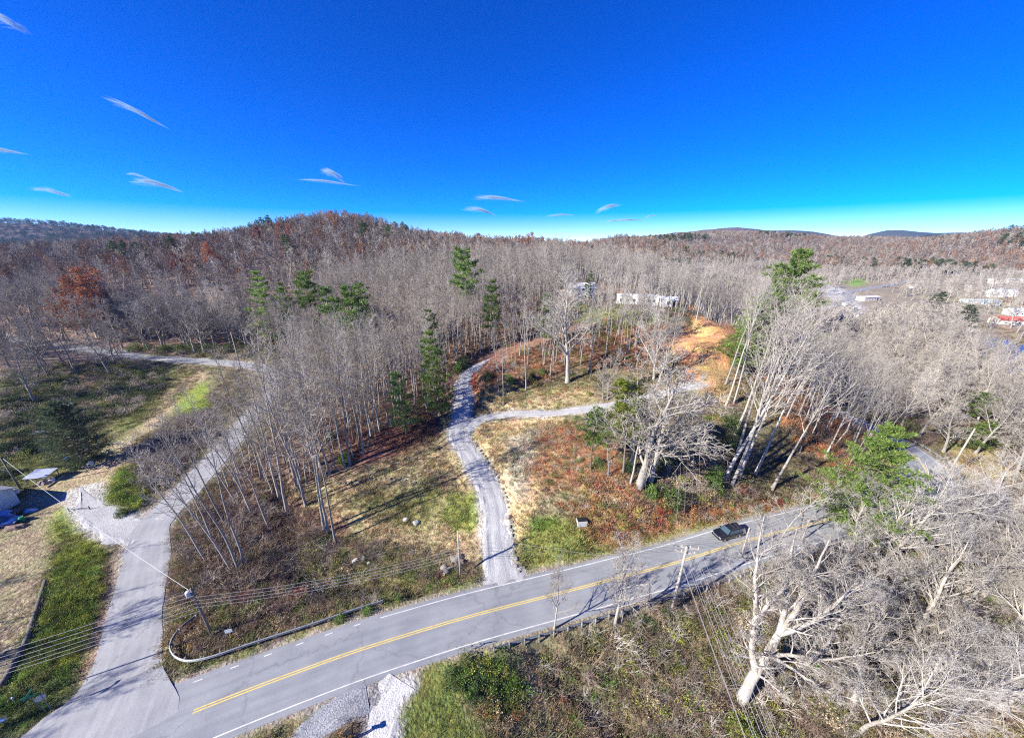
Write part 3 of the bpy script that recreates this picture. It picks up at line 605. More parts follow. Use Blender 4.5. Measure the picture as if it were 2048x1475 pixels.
def pine(seed, H=16., r=.18, clear=.2, width=.26, whorls=16, per=5, tuft=.5, ntuft=11, droop=-.02, rough=.3, flat=.0, blades=10, top=1.0, form=.9):
    g = np.random.default_rng(seed); T = MB(); B = MB(); F = MB()
    p, rd, ds = grow(g, np.array([[0, 0, -.5]]), np.array([[0, 0, 1.]]), np.array([H + .5]), np.array([r]), np.array([.02]), 12, .02, .02)
    V, q = tubes(p, rd * np.concatenate([[1.4, 1.1], np.ones(10)])[None], 7); T.add(V, q)
    P0, D, L, R = [], [], [], []
    for w in range(whorls):
        t = clear + (1 - clear) * (w + g.random() * .6) / whorls
        i = t * 11; k = min(int(i), 10); c = p[0, k] * (1 - (i - k)) + p[0, k + 1] * (i - k); rel = (t - clear) / (1 - clear); a0 = g.random() * 6.28
        for b in range(per):
            a = a0 + b * 6.28 / per + g.normal() * .3
            l = H * width * (min(1, .45 + rel * 3) * (1 - rel) ** form + .06) * g.uniform(1 - rough, 1 + rough)
            P0.append(c); D.append([math.cos(a), math.sin(a), .12 + .55 * rel ** 2 + droop * 3]); L.append(l); R.append(.012 + l * .012)
    P0 = np.array(P0); L = np.array(L)
    pb, rb, db = grow(g, P0, np.array(D), L, np.array(R), np.array(R) * .3, 5, .06, droop + .03); V, q = tubes(pb, rb, 4); B.add(V, q)
    nb = len(P0); m = ntuft
    f = g.uniform(.22, 1.03, (nb, m)); i = np.minimum((f * 4).astype(int), 3); fr = (f * 4 - i)[..., None]; bb = np.arange(nb)[:, None]
    c = pb[bb, i] * (1 - fr) + pb[bb, i + 1] * fr
    side = g.normal(size=(nb, m, 3)) * np.array([1, 1, .35]) * (L[:, None, None] * .16 * (1.25 - f[..., None])) ; c = c + side
    c = c[g.random((nb, m)) < np.minimum(1, .35 + L[:, None] / (H * width))]
    out = nrm(c * np.array([1, 1, 0]) - p[0].mean(0) * np.array([1, 1, 0]) + 1e-3)
    P = np.repeat(c, blades, 0); U = np.repeat(out * .7 + np.array([0, 0, .55]), blades, 0)
    V, q = cards(g, P, tuft * .95, U, .17, .8); F.add(V, q)
    return T, B, F
def shrub(seed, H=2., W=2., n=500, leaf=.22, stems=9, hollow=.4):
    g = np.random.default_rng(seed); S = MB(); F = MB()
    a = g.random(stems) * 6.28; D = np.stack([np.cos(a) * .5 * W / H, np.sin(a) * .5 * W / H, np.ones(stems)], -1)
    p, r, d = grow(g, g.normal(size=(stems, 3)) * np.array([.08, .08, 0]) - np.array([0, 0, .15]), D, g.uniform(.7, 1.0, stems) * H, np.full(stems, .03), np.full(stems, .01), 5, .12, .0); V, q = tubes(p, r, 4); S.add(V, q)
    v = nrm(g.normal(size=(n, 3))); v[:, 2] = np.abs(v[:, 2]) * 1.0; rr = hollow + (1 - hollow) * g.random(n) ** .5
    lump = 1 + .28 * np.sin(v[:, 0] * 4.1 + seed) * np.cos(v[:, 1] * 3.7 + seed * 2) + .16 * np.sin(v[:, 2] * 7 + v[:, 0] * 6)
    P = v * (rr * lump)[:, None] * np.array([W / 2, W / 2, H * .95]) + np.array([0, 0, .06])
    V, q = cards(g, P, leaf, v * .8 + np.array([0, 0, .3]), .55, .8); F.add(V, q)
    return S, F
def brushbush(seed, H=1.3, W=1.6, stems=26, twigs=5, rad=.011):
    g = np.random.default_rng(seed); S = MB()
    a = g.random(stems) * 6.28; s = g.random(stems) * W / H; D = np.stack([np.cos(a) * s, np.sin(a) * s, np.ones(stems)], -1)
    L = g.uniform(.6, 1.1, stems) * H * 1.15
    p, r, d = grow(g, g.normal(size=(stems, 3)) * np.array([.22 * W, .22 * W, 0]), D, L, np.full(stems, rad * 1.4), np.full(stems, rad * .6), 5, .18, -.07); V, q = tubes(p, r, 3); S.add(V, q)
    b = sprout(g, p, r, d, twigs, .25, .95, 42, .45, .7, rad * .7, L, .3); p2, r2, d2 = grow(g, *b[:2], b[2], b[3], b[3] * .6, 3, .15, -.02); V, q = tubes(p2, r2, 3); S.add(V, q)
    return S, p2[:, -1]
def grasstuft(seed, H=.4, W=.35, n=26, w=.03, flop=.6):
    g = np.random.default_rng(seed); a = g.random(n) * 6.28; base = g.normal(size=(n, 3)) * np.array([W * .4, W * .4, 0]); lean = g.uniform(.1, flop, n)
    d = np.stack([np.cos(a) * lean, np.sin(a) * lean, np.ones(n)], -1); L = H * g.uniform(.5, 1.15, n)
    tip = base + nrm(d) * L[:, None] + np.stack([np.cos(a), np.sin(a), 0 * a], -1) * (lean * L * .3)[:, None]; sd_ = np.stack([-np.sin(a), np.cos(a), 0 * a], -1) * w
    V = np.stack([base - sd_, base + sd_, tip], 1).reshape(-1, 3); M = MB(); M.add(V, None, np.arange(n * 3).reshape(-1, 3)); return M

def bark(name, c1, c2, rnd=.25):
    return mat(name, c1, .9, 0, 3.0, .5, 14.0, spec=.15, rnd=rnd, col2=c2)
M_BKP = bark('pale_bark', (.42,.395,.36), (.25,.235,.21)); M_TWP = mat('pale_twigs', (.34,.31,.275), .9, .22, 1.2, spec=.1, rnd=.22)
M_BKG = bark('grey_bark', (.40,.37,.33), (.23,.21,.185)); M_TWR = mat('rusty_twigs', (.27,.15,.095), .9, .25, .8, spec=.1, rnd=.3); M_TWG = mat('grey_twigs', (.33,.295,.255), .9, .25, 1.2, spec=.1, rnd=.28)
M_TWM = mat('purplish_twigs', (.225,.18,.15), .9, .25, .8, spec=.1, rnd=.3)
M_SYC = mat('white_mottled_bark', (.50,.47,.43), .9, 0, 1.1, .8, 7.0, spec=.1, rnd=.1, col2=(.22,.19,.16))
M_PBK = bark('pine_bark', (.20,.16,.125), (.12,.10,.08))
M_PND = leaf_mat('pine_needles', (.06,.115,.03), (.16,.25,.055), (.28,.35,.085))
M_PNL = leaf_mat('sunlit_tone_pine_needles', (.09,.16,.04), (.23,.33,.075), (.38,.46,.12), .35)  # brighter copy of the pine needles, sunlight worked into the colour
M_PNB = leaf_mat('blue_pine_needles', (.07,.13,.045), (.17,.27,.08), (.28,.38,.11))
M_PNY = leaf_mat('yellowish_pine_needles', (.09,.13,.018), (.23,.28,.035), (.36,.38,.06))
M_PNK = leaf_mat('dark_conifer_needles', (.035,.065,.03), (.08,.13,.055), (.14,.19,.085))
M_CED = leaf_mat('cedar_sprays', (.07,.11,.06), (.15,.20,.11), (.24,.29,.17), .3)
M_RHO = leaf_mat('evergreen_leaves', (.05,.09,.03), (.14,.19,.06), (.28,.33,.14))
M_SHG = leaf_mat('bright_green_leaves', (.07,.15,.03), (.16,.27,.05), (.26,.36,.09))
M_OAK = leaf_mat('russet_leaves', (.22,.06,.025), (.42,.13,.045), (.50,.22,.07))
M_RED = leaf_mat('scarlet_leaves', (.30,.02,.015), (.55,.035,.025), (.5,.10,.05))
M_CRM = leaf_mat('dull_red_leaves', (.16,.035,.03), (.30,.07,.05), (.30,.14,.09))
# tree patterns (mesh pairs), shared by all copies
def pair(T, C, mt, mc, nm='limbs'): return T.mesh('trunk', mt, True), C.mesh(nm, mc, True)
FOREST = []
for k, (H, r, fi, li, la, ll) in enumerate([(20,.15,.50,11,38,.20),(22,.17,.58,11,35,.19),(18,.13,.45,12,38,.21),(21,.15,.62,10,36,.19),(17,.13,.42,12,42,.23),(23,.19,.5,13,38,.22)]):
    FOREST.append((H, bare_tree(100 + k, H, r, fi, li, la, 20, ll, 5, 4, 2, .0155, 6, .07)))
TALL = [(H, bare_tree(150 + k, H, .20, fi, 10, 34, 20, .34, 5, 4, 2, .015, 6, .08, .03, .45)) for k, (H, fi) in enumerate([(21., .5), (23., .6), (19., .45), (22., .55)])]
BROAD = [(H, bare_tree(200 + k, H, .30, .22, 16, 56, 24, .42, 7, 6, 3, .02, 7, .05, .06, .55)) for k, H in enumerate([15., 17., 14.])]
SMALL = [(H, bare_tree(300 + k, H, .09, .25, 12, 45, 25, .36, 5, 4, 2, .014, 5, .05, .06, .5)) for k, H in enumerate([8., 9., 7.])]
FARB = [(H, bare_tree(400 + k, H, .26, .42, 11, 48, 26, .30, 6, 4, 0, .05, 3, .05, .04, .5)) for k, H in enumerate([16., 18., 15., 17.])]
def pats(lst, mt, mc): return [(H, *pair(T, C, mt, mc)) for H, (T, C, tips) in lst]
P_TALL = pats(TALL, M_BKP, M_TWP); P_FOR_G = pats(FOREST, M_BKG, M_TWG); P_FOR_P = pats(FOREST, M_BKP, M_TWP); P_BRD_P = pats(BROAD, M_BKP, M_TWP); P_BRD_G = pats(BROAD, M_BKG, M_TWG)
P_SML_P = pats(SMALL, M_BKP, M_TWP); P_SML_G = pats(SMALL, M_BKG, M_TWG)
def oakpat(H, tr, seed, m, leaf=.30, keep=1.0):
    T, C, tips = tr; g = np.random.default_rng(seed); t = tips[g.random(len(tips)) < keep]; t = np.repeat(t, 2, 0) + g.normal(size=(len(t) * 2, 3)) * .25
    V, q = cards(g, t, leaf, None, .6); F = MB().add(V, q); return (H, *pair(T, C, M_BKG, M_TWG), F.mesh('leaves', m, False))
P_OAK = [oakpat(*BROAD[0], 1, M_OAK, .34), oakpat(*BROAD[2], 2, M_CRM, .34)]
P_OAKS = [oakpat(*SMALL[0], 3, M_OAK, .26), oakpat(*SMALL[1], 4, M_CRM, .24), oakpat(*SMALL[2], 5, M_RED, .24)]
def pinepat(H, args, m): T, B, F = pine(**args); return (H, T.mesh('trunk', M_PBK, True), B.mesh('branches', M_PBK, False), F.mesh('needles', m, False))
P_WPINE = [pinepat(18., dict(seed=1, H=18., clear=.12, width=.25, whorls=12, per=5, tuft=.55, ntuft=22, rough=.4, form=.75, droop=-.03), M_PNL), pinepat(16., dict(seed=2, H=16., clear=.15, width=.25, whorls=11, per=5, tuft=.5, ntuft=20, rough=.4, form=.75), M_PNB), pinepat(20., dict(seed=3, H=20., clear=.35, width=.22, whorls=10, per=5, tuft=.6, ntuft=20, rough=.45, form=.7), M_PND)]
P_YPINE = [pinepat(17., dict(seed=4, H=17., clear=.48, width=.19, whorls=9, per=5, tuft=.55, ntuft=16, rough=.5, form=.5, r=.16), M_PNY), pinepat(15., dict(seed=5, H=15., clear=.55, width=.22, whorls=8, per=5, tuft=.6, ntuft=16, rough=.45, form=.45), M_PND)]
P_DPINE = [pinepat(18., dict(seed=6, H=18., clear=.4, width=.17, whorls=10, per=5, tuft=.9, ntuft=9, rough=.4, form=.6, blades=5), M_PNK), pinepat(17., dict(seed=7, H=17., clear=.25, width=.2, whorls=11, per=5, tuft=.9, ntuft=9, rough=.4, form=.7, blades=5), M_PNK)]
P_BIGP = [pinepat(19., dict(seed=8, H=19., r=.28, clear=.10, width=.38, whorls=17, per=6, tuft=.55, ntuft=44, rough=.45, form=.7, blades=9), M_PNL)]
P_CEDAR = [pinepat(9., dict(seed=9, H=9., r=.2, clear=.03, width=.50, whorls=20, per=8, tuft=.34, ntuft=26, rough=.25, form=.55, blades=8), M_CED)]
def shrubpat(H, m, **kw): S, F = shrub(H=H, **kw); return (H, S.mesh('stems', M_BKG, True), F.mesh('leaves', m, False))
P_SH = dict(rho=[shrubpat(3., M_RHO, seed=1, W=3.6, n=1500, leaf=.26), shrubpat(2.4, M_RHO, seed=2, W=3., n=1200, leaf=.26)], grn=[shrubpat(3., M_SHG, seed=3, W=2.8, n=1500, leaf=.24), shrubpat(2., M_SHG, seed=4, W=2.2, n=900, leaf=.2)], dark=[shrubpat(3., M_PNK, seed=5, W=3.2, n=1500, leaf=.26)], red=[shrubpat(2., M_RED, seed=6, W=3., n=900, leaf=.2, hollow=.2)], crm=[shrubpat(1.8, M_CRM, seed=7, W=2.4, n=420, leaf=.18, hollow=.2)], ylw=[shrubpat(3., M_PNY, seed=8, W=3.4, n=1700, leaf=.24)])

# ------------------------------------------------------------------ trees: planting
def plant(name, pat, loc, h, rz, label, cat, group=None, lean=(0, 0), sx=1.0):
    """a tree or shrub: an empty at its foot, with its parts as children"""
    e = empty(name, loc, rz); s = h / pat[0]; e.scale = (s * sx, s * sx, s)
    if lean != (0, 0): e.rotation_mode = 'QUATERNION'; e.rotation_quaternion = (Vector((lean[0], lean[1], 1)).to_track_quat('Z', 'Y') @ Matrix.Rotation(rz, 3, 'Z').to_quaternion())
    for m in pat[1:]:
        c = obj(m.name.split('.')[0], m, e)
        if c.name.split('.')[0] not in ('trunk', 'limb'): c['kind'] = 'stuff'      # twigs, needles and leaves: too fine to pick apart
    return tag(e, label, cat, group)
LINKED = []
def proto(pat):
    """one joined mesh of a pattern, for masses of far trees"""
    V = []; Q = []; mi = []; mats = []; nb = 0
    for m in pat[1:]:
        v = np.empty(len(m.vertices) * 3, np.float32); m.vertices.foreach_get('co', v); V.append(v.reshape(-1, 3))
        lt = np.empty(len(m.polygons), np.int32); m.polygons.foreach_get('loop_total', lt); lv = np.empty(len(m.loops), np.int32); m.loops.foreach_get('vertex_index', lv)
        w = int(lt[0]); Q.append(lv.reshape(-1, w) + nb); nb += len(m.vertices); mi += [len(mats)] * len(lt); mats.append(m.materials[0])
    me = mk('pattern', np.concatenate(V), Q, None, False)
    for m in mats: me.materials.append(m)
    me.polygons.foreach_set('material_index', np.array(mi, np.int32)); return bpy.data.objects.new('pattern', me)
def scatter(name, protos, P, rz, scl, vid, label, tint=None, lean=None):
    n = len(P)
    if n == 0: return None
    me = bpy.data.meshes.new(name); me.vertices.add(n); me.vertices.foreach_set('co', np.asarray(P, np.float32).ravel())
    rot = np.zeros((n, 3), np.float32); rot[:, 2] = rz
    if lean is not None: rot[:, :2] = lean
    a = me.attributes.new('rot', 'FLOAT_VECTOR', 'POINT'); a.data.foreach_set('vector', rot.ravel())
    s = np.asarray(scl, np.float32); s = np.repeat(s[:, None], 3, 1) if s.ndim == 1 else s
    a = me.attributes.new('scl', 'FLOAT_VECTOR', 'POINT'); a.data.foreach_set('vector', s.astype(np.float32).ravel())
    a = me.attributes.new('vid', 'INT', 'POINT'); a.data.foreach_set('value', np.asarray(vid, np.int32))
    t = np.ones((n, 4), np.float32); 
    if tint is not None: t[:, :3] = tint
    a = me.attributes.new('tint', 'FLOAT_COLOR', 'POINT'); a.data.foreach_set('color', t.ravel())
    o = obj(name, me); tag(o, label, None, kind='stuff')
    ng = bpy.data.node_groups.new(name, 'GeometryNodeTree'); ng.interface.new_socket('Geometry', in_out='INPUT', socket_type='NodeSocketGeometry'); ng.interface.new_socket('Geometry', in_out='OUTPUT', socket_type='NodeSocketGeometry')
    N, L = ng.nodes, ng.links; gi = N.new('NodeGroupInput'); go = N.new('NodeGroupOutput'); ip = N.new('GeometryNodeInstanceOnPoints'); gx = N.new('GeometryNodeGeometryToInstance')
    for pr in reversed(protos):
        oi = N.new('GeometryNodeObjectInfo'); oi.inputs['Object'].default_value = pr; oi.inputs['As Instance'].default_value = True; L.new(oi.outputs['Geometry'], gx.inputs[0])
    def attr(nm, ty):
        x = N.new('GeometryNodeInputNamedAttribute'); x.data_type = ty; x.inputs['Name'].default_value = nm; return x.outputs[0]
    jn = N.new('GeometryNodeJoinGeometry')
    for l in list(L):
        if l.to_node == gx: L.remove(l)
    for nd in [x for x in N if x.bl_idname == 'GeometryNodeObjectInfo']: L.new(nd.outputs['Geometry'], jn.inputs[0])
    N.remove(gx)
    L.new(gi.outputs[0], ip.inputs['Points']); L.new(jn.outputs[0], ip.inputs['Instance']); ip.inputs['Pick Instance'].default_value = True
    L.new(attr('vid', 'INT'), ip.inputs['Instance Index']); L.new(attr('rot', 'FLOAT_VECTOR'), ip.inputs['Rotation']); L.new(attr('scl', 'FLOAT_VECTOR'), ip.inputs['Scale'])
    L.new(ip.outputs[0], go.inputs[0])
    md = o.modifiers.new('scatter', 'NODES'); md.node_group = ng
    return o
def poisson(poly, spacing, g, tries=1):
    """points in a polygon at least about spacing apart (jittered grid)"""
    W = np.asarray(poly, float); x0, y0 = W.min(0)[:2]; x1, y1 = W.max(0)[:2]
    X, Y = np.meshgrid(np.arange(x0, x1, spacing), np.arange(y0, y1, spacing)); X = X + g.uniform(-.42, .42, X.shape) * spacing; Y = Y + g.uniform(-.42, .42, Y.shape) * spacing
    X = X.ravel(); Y = Y.ravel(); k = inside(X, Y, W); return X[k], Y[k]
def road_clear(X, Y, mrg):
    i = np.clip(np.searchsorted(GX, X), 0, len(GX) - 1); j = np.clip(np.searchsorted(GY, Y), 0, len(GY) - 1); return ROADD[j, i] > mrg
def seen(X, Y, Z, margin=80):
    px, py, k = project(np.stack([X, Y, Z], -1)); return (k > 1) & (px > -margin) & (px < 2048 + margin) & (py > 300) & (py < 1475 + margin * 3), k
# ------------------------------------------------------------------ bare trees placed one by one where the photograph shows them
HAND = 0
def hand(px, py, top, pats_, label, group=None, lean=(0, 0), sx=1.0, vi=None, name='bare_tree', cat='tree', h=None):
    global HAND
    b = G(px, py); hh = h or height_to(b, top); p = pats_[(HAND if vi is None else vi) % len(pats_)]; HAND += 1
    return plant(name, p, b - np.array([0, 0, .1]), hh, random.uniform(0, 6.28), label, cat, group, lean, sx)
HI = [(H, bare_tree(500 + k, H, .30, .14, 17, 60, 22, .50, 8, 7, 4, .012, 7, .05, .07, .5)) for k, H in enumerate([17., 16., 18.])]
P_HI = P_HI_ = pats(HI, M_SYC, mat('whitish_twigs', (.44,.41,.37), .9, .22, 1.2, spec=.1, rnd=.2))
L1, G1 = 'bare grey tree in the tangled clump beside the bend of the side road', 'clump by the side road'
for px, py, t in [(480,1145,850),(492,1140,860),(466,1142,880),(430,1085,850),(415,1125,880),(452,1050,830),(505,1030,780),(470,1000,800),(540,1060,820),(390,1040,900)]:
    hand(px, py, t, P_FOR_G, L1, G1, (random.uniform(-.28, -.05), random.uniform(-.05, .1)), .95)
L2, G2 = 'tall straight bare tree at the grassy front edge of the wood', 'front row of the wood'
for px, py, t in [(575,1028,700),(593,971,690),(524,956,700),(660,948,670),(648,1058,740),(672,1085,800),(658,1066,750),(560,1000,720),(612,1010,700),(720,885,640),(742,872,650),(760,862,640),(778,848,640),(700,930,650),(640,930,640),(800,832,640)]:
    hand(px, py, t, P_FOR_G, L2, G2, (random.uniform(-.06, .02), 0))
hand(1108, 1256, 1142, P_BRD_G, 'small dark bare tree growing through the guardrail beside the cream panel', None, (0, 0), .75, 1)
hand(1230, 1246, 1088, P_BRD_P, 'pale forked bare tree overhanging the double yellow line', None, (.03, 0), .75, 0)
hand(1243, 1243, 1120, P_SML_P, 'slim pale bare tree touching the forked tree by the guardrail', None, (.08, 0), 1, 0)
L3, G3 = 'pale bare tree on the rust-coloured knoll beside the yellow-green pine', 'knoll trees'
for px, py, t, ln in [(1278,968,735,.07),(1283,965,780,.05),(1260,967,790,.02),(1217,952,830,0),(1300,960,770,.06),(1262,935,720,.03)]: hand(px, py, t, P_BRD_P if ln > .055 else P_FOR_P, L3, G3, (ln, 0), 1.4)
L4, G4 = 'pale bare tree standing above the gravel spur', 'trees above the spur'
for px, py, t, pt in [(1215,800,702,P_SML_P),(1205,798,715,P_SML_P),(1308,758,625,P_HI_),(1318,765,650,P_HI_),(1295,762,650,P_FOR_P),(1052,780,600,P_FOR_P),(1135,763,560,P_BRD_P),(1007,810,690,P_FOR_P),(998,792,650,P_FOR_P),(1100,752,570,P_FOR_P),(1180,745,590,P_FOR_P),(1340,752,660,P_FOR_P),(1270,690,560,P_BRD_P),(1250,720,580,P_FOR_P),(1345,690,600,P_FOR_P)]: hand(px, py, t, pt, L4, G4)
L5, G5 = 'tall white-barked bare tree at the left edge of the steep east slope', 'white trunks at the slope edge'
for px, py, t in [(1450,957,650),(1463,935,640),(1466,876,620),(1484,935,660),(1462,972,700),(1452,811,600),(1466,807,590),(1451,769,580),(1520,811,590),(1509,950,700),(1544,977,740),(1585,808,600),(1478,955,680)]: hand(px, py, t, P_TALL, L5, G5, (random.uniform(.12, .24), .02), 1.1)
hand(1560, 1078, 960, P_SML_P, 'slim pale bare tree on the road edge behind the guardrail posts', None, (.1, 0), 1.1)
hand(1604, 1082, 965, P_SML_P, 'slim pale bare tree between the small pole and the green pine', None, (.12, .05), 1.1)
# the great sycamore and its neighbours below the road
b0 = G(1480, 1402)
SK = [([(0,0,-.6),(.5,.2,2),(1.2,.5,4.2),(2.2,1.0,6.6),(3.2,1.5,9.0)], .62, .40),
      ([(1.2,.5,4.2),(.6,1.0,6.5),(.3,1.6,9.5),(.5,2.0,11.5)], .40, .26),
      ([(.4,1.8,10.6),(1.8,2.4,12.5),(3.6,3.0,14.2)], .24, .12),
      ([(.5,2.0,11.0),(1.0,4.0,14.5),(1.6,5.6,18.0),(2.0,6.4,21.0)], .24, .05),
      ([(3.2,1.5,9.0),(4.6,3.2,12.0),(5.2,5.0,15.5),(6.0,6.2,19.5)], .34, .06),
      ([(3.2,1.5,9.0),(5.4,2.6,11.5),(7.8,4.4,14.5),(9.5,5.6,18.5)], .34, .06),
      ([(3.2,1.5,9.0),(6.0,1.5,10.8),(9.0,2.2,13.0),(12.5,3.0,16.0)], .30, .05),
      ([(2.2,1.0,6.6),(4.6,.2,7.6),(7.4,-.6,8.4),(10.8,-1.2,10.6)], .24, .04),
      ([(2.2,1.0,6.6),(4.0,-1.2,7.2),(5.6,-2.6,7.0),(7.5,-4.0,8.0)], .20, .04),
      ([(1.2,.5,4.2),(1.9,-1.0,4.8),(3.0,-2.2,4.6)], .16, .04),
      ([(4.6,3.2,12.0),(4.2,5.2,15.0),(3.8,7.0,18.5)], .2, .04)]
T, C, tips = bare_tree(77, skel=SK, first=.18, limbs=15, langle=50, ltop=30, llen=.42, m2=7, m3=6, m4=4, twig=.012, up=.03)
plant('sycamore_tree', (1, T.mesh('trunk', M_SYC, True), *[L_.mesh('limb', M_SYC, True) for L_ in LIMBS], C.mesh('twigs', M_SYC, True)), b0, 1.0, 0, 'massive white mottled sycamore with a broken upright limb below the road', 'tree', None)
for px, py, h, ln, lab in [(1760,1135,17,(.25,.08),'spreading white-limbed bare tree leaning over the hollow beside the pine'),(1748,1128,14,(.12,.1),'thinner pale bare tree standing tight against the spreading leaning tree'),(1830,1275,16,(.2,.05),'broad white bare tree in the middle of the hollow below the road'),(1712,1468,13,(.3,0),'pale bare tree low in the hollow with sideways sweeping limbs'),(1900,1440,15,(.2,0),'dense pale bare tree at the bottom of the hollow'),(1960,1200,15,(.2,0),'pale bare tree on the far bank of the hollow'),(1640,1230,12,(.15,.05),'twiggy pale bare tree between the sycamore and the road'),(2040,1330,16,(.1,0),'pale bare tree at the outer edge of the hollow'),(1905,1060,14,(.2,0),'pale fine-twigged bare tree where the road bends'),(1700,1092,11,(.2,.05),'pale bare tree pressing against the guardrail under the pine'),(1790,1072,13,(.2,0),'pale bare tree behind the guardrail short of the road bend'),(1850,1112,14,(.2,0),'pale bare tree among fine brush short of the road bend'),(1985,1085,14,(.2,0),'pale bare tree on the outer bank past the road bend'),(1600,1340,13,(.2,0),'pale bare tree crowding behind the sycamore limbs'),(1700,1290,12,(.2,0),'pale bare tree between the sycamore and the broad white tree'),(1790,1400,13,(.25,0),'pale bare tree low in the middle of the hollow'),(1990,1420,14,(.2,0),'pale bare tree near the foot of the far bank'),(1560,1180,8,(.1,.1),'low pale bare tree behind the row of guardrail posts')]:
    hand(px, py, 0, P_HI, lab, None, ln, 1.05, None, 'bare_tree', 'tree', h)

# ------------------------------------------------------------------ pines and other evergreens
def conif(px, py, top, pats_, vi, label, group=None, sx=1.0, lean=(0, 0), h=None, name='pine_tree'):
    b = G(px, py); return plant(name, pats_[vi % len(pats_)], b, h or height_to(b, top), random.uniform(0, 6.28), label, 'tree', group, lean, sx)
conif(1700, 1072, 862, P_BIGP, 0, 'large bright green white pine hiding the road bend', None, .92, (.10, .02))
conif(813, 868, 738, P_WPINE, 1, 'slim blue-green pine standing in the brown litter at the wood edge', None, 1.0)
conif(874, 835, 655, P_WPINE, 0, 'tall pale green layered pine beside the upper drive', None, .85)
conif(546, 690, 538, P_WPINE, 0, 'tall green pine with drooping layers rising from the wood', None, .9)
conif(588, 690, 562, P_WPINE, 2, 'green pine just beside the drooping layered pine', None, .9)
conif(722, 745, 574, P_YPINE, 1, 'broad round-topped pine bulging above the grey crowns', None, 1.15)
conif(632, 690, 545, P_YPINE, 1, 'flat-topped pine between the drooping pine and the round pine', None, .85)
conif(680, 720, 566, P_WPINE, 1, 'narrow pine touching the round-topped pine', None, 1.0)
conif(938, 690, 500, P_YPINE, 1, 'dark crowned pine on a long bare stem above the wood', None, .75)
conif(980, 700, 558, P_WPINE, 2, 'yellow-green spire pine beside the long-stemmed pine', None, .9)
conif(875, 740, 615, P_WPINE, 2, 'thin half-bare pine behind the pale layered pine', None, 1.0)
conif(1092, 690, 585, P_WPINE, 1, 'narrow young pine among pale trunks below the white homes', None, .9)
conif(1478, 745, 578, P_WPINE, 0, 'feathery pine hugging the white trunks beside the clay', None, 1.3, (.1, 0))
conif(1530, 700, 500, P_BIGP, 0, 'massive dark green pine towering over the valley edge', None, .95, (.10, 0))
conif(1500, 725, 570, P_BIGP, 0, 'sloping green pine tucked under the massive pine', None, .9, (.12, 0))
conif(1246, 945, 762, P_YPINE, 0, 'yellow-green tufted pine with bare lower stem on the knoll', None, 1.25)
conif(1181, 940, 826, P_YPINE, 1, 'small tufted pine with a bare stem on the knoll', None, 1.3)
conif(1912, 842, 778, P_WPINE, 2, 'yellowish bushy conifer beyond the road bend', None, 2.6, (.1, 0))
conif(1942, 895, 838, P_WPINE, 0, 'dark green bushy conifer behind the leaning pole', None, 2.4, (.1, 0))
conif(1920, 745, 708, P_WPINE, 1, 'small green conifer on the sandy river bank', None, 1.6)
conif(1858, 640, 583, P_DPINE, 1, 'dark pine in the valley nearer the car park', None, 1.6); conif(1915, 670, 610, P_DPINE, 1, 'dark pine in the valley beside the river trees', None, 1.7)
conif(1168, 600, 540, P_WPINE, 0, 'leaning green pine behind the white homes', None, .9, (.25, 0))
plant('cedar_tree', P_CEDAR[0], G(168, 925), height_to(G(168, 925), 808), 1.0, 'big dense dark evergreen standing in the yard', 'tree', None, (0, 0), .8)
P_FARD = [proto(p) for p in P_DPINE]; P_FARB = [proto(p) for p in pats(FARB, M_BKG, M_TWM)] ; P_FARBG = [proto(p) for p in pats(FARB, M_BKP, M_TWG)]; P_FARBP = [proto(p) for p in pats(FARB, M_BKP, M_TWP)]; P_FARBR = [proto(p) for p in pats(FARB[:2], M_BKG, M_TWR)]
Lp, Gp = 'dark pine in the belt on the ridge beyond the homes', 'ridge pines'
# distance-placed dark pines on the ridges: direction pixel, distance, height
def far_at(px, dist):
    d = ray(px, 485); d = d / math.hypot(d[0], d[1]); return d[0] * dist, d[1] * dist
for px, dist, h in [(1172,330,15),(1205,300,15),(1218,310,14),(1262,330,13),(1275,320,14),(1290,335,13),(1300,400,15),(1395,330,15),(1408,320,16),(1425,335,14),(1438,330,15),(1475,340,16),(1490,345,15),(1505,350,14),(1245,480,17),(1265,490,18),(1330,500,17),(1355,480,16),(1380,470,16),(1180,430,15),(1230,560,17),(1310,560,17)]:
    x, y = far_at(px, dist); plant('pine_tree', P_DPINE[int(px) % 2], (x, y, float(gz(x, y)) - .2), h, px, Lp, 'tree', Gp, (0, 0), 1.25)
Lq, Gq = 'dark conifer on the skyline crest of the wooded hill', 'crest conifers'
for px, dist, h in [(512,455,14),(523,470,16),(533,465,17),(543,470,18),(550,468,15),(224,360,16),(232,370,15),(268,370,13),(332,380,14),(345,385,13),(792,470,16),(800,475,17),(808,470,18),(815,480,15),(395,400,13),(722,340,19),(733,345,17),(772,330,17),(818,390,15),(580,300,17),(1030,430,13),(1085,440,14),(1110,440,13)]:
    x, y = far_at(px, dist); plant('pine_tree', P_DPINE[int(px) % 2], (x, y, float(gz(x, y)) - .2), h + 6, px, Lq, 'tree', Gq, (0, 0), 1.15)
